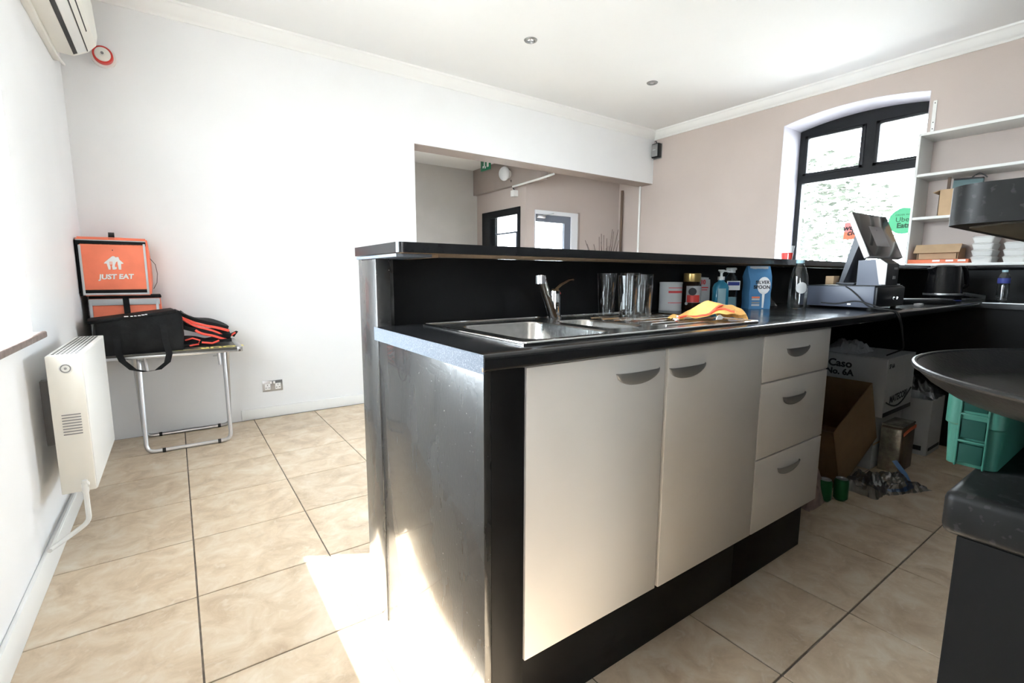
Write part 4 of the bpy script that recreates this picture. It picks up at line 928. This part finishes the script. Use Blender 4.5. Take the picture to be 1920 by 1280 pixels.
# middle shelf: box with dark folder
z2 = 1.592+.0205
t = thing('cardboard_box', 'kraft cardboard box standing on the middle shelf', 'box', (5.0, 1.13, z2))
b = MB(); b.box(-.08, .12, -.16, .125, 0, .004); b.box(-.08, -.076, -.16, .125, 0, .20); b.box(.116, .12, -.16, .125, 0, .20); b.box(-.08, .12, .121, .125, 0, .20); b.box(-.08, .12, -.16, -.156, 0, .20)
b.prism([(.125, .20), (.165, .185), (.163, .18), (.123, .195)], -.08, .12, 'yz'); b.build('box_body', 'card2', t, 0)
t = thing('folder', 'dark teal folder standing in the kraft box', 'folder', (5.0, 1.13, z2+.005)); MB().box(-.05, -.02, -.10, .07, 0, .255, .003, mtx=Matrix.Rotation(.05, 4, 'X')).build('cover', 'teal', t); MB().box(-.052, .0, -.095, .07, .255, .268, .003, mtx=Matrix.Rotation(.05, 4, 'X')).build('spine', 'dark', t)
o = MB().box(5.0, 5.012, 1.215, 1.235, z2+.005, z2+.30, .002).build('wooden_ruler', 'terracotta', None); tag(o, 'dark wooden strip upright in the kraft box', 'strip')
t = tag(MB().tube([(4.98, 1.10-.012*i, z2+.262+.035*math.sin(i/8*PI)) for i in range(9)], .004, 6).build('cable', 'dark'), 'black cable loop sticking out of the kraft box', 'cable')

# ------------------------------------------------------------------ stickers on the arched window glass
xg = 5.52+.029
t = thing('window_sticker', 'round green delivery sticker on the window glass', 'sticker', (xg, 1.648, 1.655))
MB().cyl((-.001, 0, 0), .118, .001, 'x', 48).build('disc', 'ubergreen', t)
for s_, z, sz, bo in (('ORDER WITH', .055, .022, 0), ('Uber', .012, .062, .0), ('Eats', -.042, .062, .0022)):
    text_mb(s_, sz, .0003, bo).xf(basis((-.0022, 0, z), (0, -1, 0), (0, 0, 1))).build('lettering', 'uberink', t, 0)
t = thing('window_sticker', 'orange and pink closed notice on the window glass', 'sticker', (xg, 2.003, 1.593))
b = MB(); b.box(-.0015, -.0005, -.12, .125, -.01, .085); b.build('upper_half', 'jepink', t, 0); b = MB(); b.box(-.0015, -.0005, -.12, .125, -.08, -.01); b.build('lower_half', 'jeorange', t, 0)
for s_, y, z in (("we're", .05, .035), ('closed', .0, -.012)):
    text_mb(s_, .075, .0003, .002, shear=.15).xf(basis((-.0022, y, z), (0, -1, .08), (0, 0, 1))).build('lettering', 'ink', t, 0)

# ------------------------------------------------------------------ boxes and litter under the worktop
t = thing('carton', 'large white carton with black print on its sides', 'box', (3.53, 1.19, .33)); q = Vector((3.30, .98, .335))
MB().box(-.23, .23, -.21, .20, .002, .345, .002).build('box_body', 'carton', t, 0)
b = MB(); b.box(-.23, .23, -.21, -.004, .346, .350); b.box(-.23, .23, .004, .20, .346, .350); b.build('top_flap', 'carton', t, 0)
def onleft(y, z): return basis((-.2305, y, z), (0, -1, 0), (0, 0, 1))
text_mb('Caso', .062, .0004, .002).xf(onleft(.03, .29)).build('lettering', 'ink', t, 0); text_mb('No. 6A', .05, .0004, .002).xf(onleft(.03, .238)).build('lettering', 'ink', t, 0)
b = MB()
for k in range(3): b.tube([(-.231, .05+.032*math.cos(a), .11+.032*math.sin(a)) for a in [k*2.09+i*1.5/8 for i in range(9)]], .003, 5)
b.build('recycling_mark', 'ink', t)
def onfront(x, z, tilt=0): return basis((x, -.2105, z), (1, 0, tilt), (-tilt, 0, 1))
text_mb('MATECORI', .058, .0004, .002).xf(onfront(.0, .10, .04)).build('lettering', 'ink', t, 0); text_mb('SF 6A', .035, .0004, .001).xf(onfront(-.16, .30)).build('lettering', 'ink', t, 0)
b = MB(); b.tube([(-.2+.4*i/12, -.211, .09-.06*math.sin(PI*i/12)+.04*i/12) for i in range(13)], .005, 5); b.build('curved_line', 'ink', t)
b = MB(); b.box(-.23, .23, -.2112, -.2102, .005, .03); b.build('black_band', 'ink', t)
t = thing('carton', 'plain white carton carrying the large printed carton', 'box', (3.55, 1.20, 0)); MB().box(-.22, .22, -.18, .19, 0, .331, .003).build('box_body', 'carton', t, 0); MB().box(-.22, .22, -.181, -.18, .15, .16).build('tape', 'card2', t, 0)
t = thing('carton', 'narrow white carton beside the wing counter', 'box', (4.0, 1.02, 0)); MB().box(-.12, .14, -.12, .12, 0, .365, .003).build('box_body', 'carton', t, 0)
b = MB(); b.box(-.1215, -.12, -.09, .02, .03, .06); b.box(-.1, .12, -.1215, -.12, .03, .05); b.build('black_band', 'ink', t); MB().box(-.12, .14, -.12, .12, .366, .369).build('top_flap', 'carton', t, 0)
o = crumple('x', 'filmplastic', .26, .24, .14, 12).build('plastic_bag', 'filmplastic', None, 0); o.location = (4.0, 1.02, .37); tag(o, 'clear plastic bag lying on the narrow white carton', 'plastic bag')
o = crumple('x', 'carton', .26, .2, .10, 15).build('paper_bag', 'carton', None, 0); o.location = (3.45, 1.24, .681); tag(o, 'crumpled pale paper bag on top of the printed carton', 'paper bag')
# tilted open brown carton
t = thing('carton', 'open brown carton tipped on its corner', 'box', (2.86, 1.0, .004), rot=(0, -.42, .0))
b = MB(); th = .004; w_, d_, h_ = .50, .30, .38
b.box(0, w_, 0, th, 0, h_); b.box(0, w_, d_-th, d_, 0, h_); b.box(0, th, 0, d_, 0, h_); b.box(w_-th, w_, 0, d_, 0, h_); b.box(0, w_, 0, d_, 0, th); b.build('box_body', 'card', t, 0)
b = MB(); b.box(0, w_, 0, th, 0, .14, mtx=Matrix.Translation((0, d_-th, h_)) @ Matrix.Rotation(-.7, 4, 'X')); b.build('flap', 'card', t, 0); b = MB(); b.box(0, th, 0, d_, 0, .12, mtx=Matrix.Translation((0, 0, h_)) @ Matrix.Rotation(-.9, 4, 'Y')); b.build('flap', 'card', t, 0)
# foil multipack
t = thing('multipack', 'slim shiny packet with brown printed front', 'packet', (3.50, .955, 0))
MB().box(-.11, .10, -.055, .05, 0, .27, .006).build('pack', 'brownpack', t)
b = MB(); b.box(-.113, -.110, -.05, .05, .0, .262, .001); b.build('foil_side', 'foil', t); MB().box(-.112, .102, -.056, .051, .27, .285, .006).build('foil_top', 'foil', t)
MB().tube([(-.1, -.058, .235), (0, -.058, .25), (.1, -.058, .255)], .008, 6, flat=(.012, .002)).build('orange_arc', 'orangebox', t)
# litter
o = crumple('x', 'filmplastic', .28, .20, .09, 21, 18).build('plastic_bag', 'filmplastic', None, 0); o.location = (3.17, .86, .002); o.rotation_euler.z = -.4; tag(o, 'crumpled clear plastic bag flat on the tiles', 'plastic bag')
o = MB().tube([(3.05, .84, .012), (3.12, .80, .010), (3.2, .79, .012), (3.27, .82, .010), (3.34, .86, .03), (3.37, .92, .08)], .006, 6, flat=(.004, .016)).build('plastic_strip', 'bluefilm', None); tag(o, 'blue plastic strip edging the clear bag', 'strip')
o = crumple('x', 'filmplastic', .22, .18, .13, 33, 16).build('plastic_bag', 'filmplastic', None, 0); o.location = (3.0, .93, .002); tag(o, 'crumpled clear plastic bag below the tipped brown carton', 'plastic bag')
o = crumple('x', 'pinkbag', .26, .20, .24, 41, 14).build('plastic_bag', 'pinkbag', None, 30); o.location = (2.60, 1.08, .002); tag(o, 'pinkish plastic bag beside the drawer unit', 'plastic bag')
def can(x, y, lab):
    t = thing('drink_can', lab, 'can', (x, y, 0), group='green cans on the floor')
    MB().lathe([(0, .006), (.02, .003), (.024, 0), (.033, .012), (.033, .10), (.028, .112), (.026, .114)]).build('can_body', 'greencan', t); MB().lathe([(0, .108), (.024, .108), (.027, .113), (.027, .115), (.025, .116)]).build('can_lid', 'alu', t)
can(2.745, .955, 'green metal can standing below the tipped carton'); can(2.665, 1.0, 'green metal can nearest the drawer unit')

# ------------------------------------------------------------------ near counter on the right
K = Vector((.546, .112, 0))
t = thing('near_counter', 'black counter end close to the camera on the right', 'counter', (.546, .112, 0))
r_ = .008; zt, zb = .954, .914
prof = [(-.55, zb), (-r_, zb)] + arcpts((-r_, zb+r_), r_, -PI/2, 0, 4) + arcpts((-r_, zt-r_), r_, 0, PI/2, 4) + [(-.55, zt)]
b = MB(); b.box(0, 3.2, -.55, 0, zb, zt, .008, 3); b.build('slab', 'near_lam', t)
b = MB(); b.box(.004, .022, -.54, -.012, 0, zb); b.box(.022, 3.2, -.03, -.012, 0, zb); b.build('base_panel', 'black_matte', t)
b = MB(); b.box(.06, 3.2, -.54, -.50, zt, 1.186); b.build('upstand', 'black_matte', t)
t = thing('raised_worktop', 'thick raised bar top edge at the right, seen from below', 'bar top', (.58, .145, 1.186)); c = .03
poly = [(3.2, -.75), (0, -.75)] + [(c-c*math.cos(a), -c+c*math.sin(a)) for a in [PI/2*k/8 for k in range(9)]] + [(3.2, 0)]
MB().prism(poly, .0015, .036, 'xy').build('slab', 'near_lam', t)
MB().prism([(3.2, -.74), (.012, -.74), (.012, -.04), (.04, -.012), (3.2, -.012)], 0, .0014, 'xy').build('bare_underside', 'olive', t, 0)
# green crates and the tray
def crate(x, y, lab):
    t = thing('plastic_crate', lab, 'crate', (x, y, .9545)); h = .0895; w_, d_ = .17, .046
    lo = [rrect(w_/2, d_/2, w_-.008, d_-.008, .008, 0), rrect(w_/2, d_/2, w_-.004, d_-.004, .009, .04), rrect(w_/2, d_/2, w_, d_, .010, .042), rrect(w_/2, d_/2, w_, d_, .010, h), rrect(w_/2, d_/2, w_-.006, d_-.006, .008, h), rrect(w_/2, d_/2, w_-.012, d_-.012, .007, .006)]
    MB().loft(lo, True, True).build('shell', 'green_crate', t)
    b = MB()
    for z in (.004, .029, .056): b.box(-.0008, .003, .014, .032, z, z+.019, .001)
    b.build('grip_recess', 'crate_shade', t)
    b = MB(); b.box(-.002, .004, .012, .0135, .0, h, .0005); b.box(-.002, .004, .0325, .034, .0, h, .0005)
    for z in (.025, .052, .079): b.box(-.002, .004, .012, .034, z, z+.002, .0005)
    b.build('rib', 'green_crate', t)
crate(.628, .09, 'small green plastic crate under the round tray')
crate(.50+.06, -.16, 'second green plastic crate under the near side of the tray')
t = thing('serving_tray', 'round black serving tray resting on the green crate', 'tray', (.583, -.043, 1.0445))
MB().lathe([(0, .0), (.160, 0), (.167, .0015), (.180, .010), (.188, .018), (.191, .0205), (.190, .0225), (.186, .021), (.176, .012), (.163, .0045), (.158, .003), (0, .003)], seg=72).build('dish', 'tray', t, 60)
MB().tube([(.1895*math.cos(a), .1895*math.sin(a), .0215) for a in [2*PI*i/72 for i in range(72)]], .0022, 8, closed=True).build('rim', 'tray', t)

# ------------------------------------------------------------------ outdoors beyond the arched window
struct(MB().box(-30, 40, -30, 40, -.35, -.16).build('ground_outside', 'ground', smooth=0), 'pale paving outside the windows')
def tree(x, y, h, r, seed, lab):
    t = thing('garden_tree', lab, 'tree', (x, y, -.16)); rn = random.Random(seed)
    MB().tube([(0, 0, 0), (.1, .05, h*.4), (.0, .1, h*.75)], .12, 8).build('trunk', 'bark', t)
    b = bmesh.new()
    for k in range(2600):
        d = Vector((rn.gauss(0, 1), rn.gauss(0, 1), rn.gauss(0, 1))).normalized()*(rn.random()**.4)
        p = Vector((d.x*r, d.y*r, h*.62+d.z*h*.42)); q = Matrix.Rotation(rn.uniform(0, 6.3), 3, 'Z') @ Matrix.Rotation(rn.uniform(-1.2, 1.2), 3, 'X'); s_ = rn.uniform(.06, .14)
        b.faces.new([b.verts.new(p+q @ Vector(c)*s_) for c in ((-1, 0, 0), (0, -.5, 0), (1, 0, .2), (0, .5, 0))])
    m = MB(); m._merge(b); o = m.build('foliage', 'leaf', t, 0); o['kind'] = 'stuff'
tree(13, 6.2, 4.2, 2.2, 1, 'pale leafy tree outside the arched window')
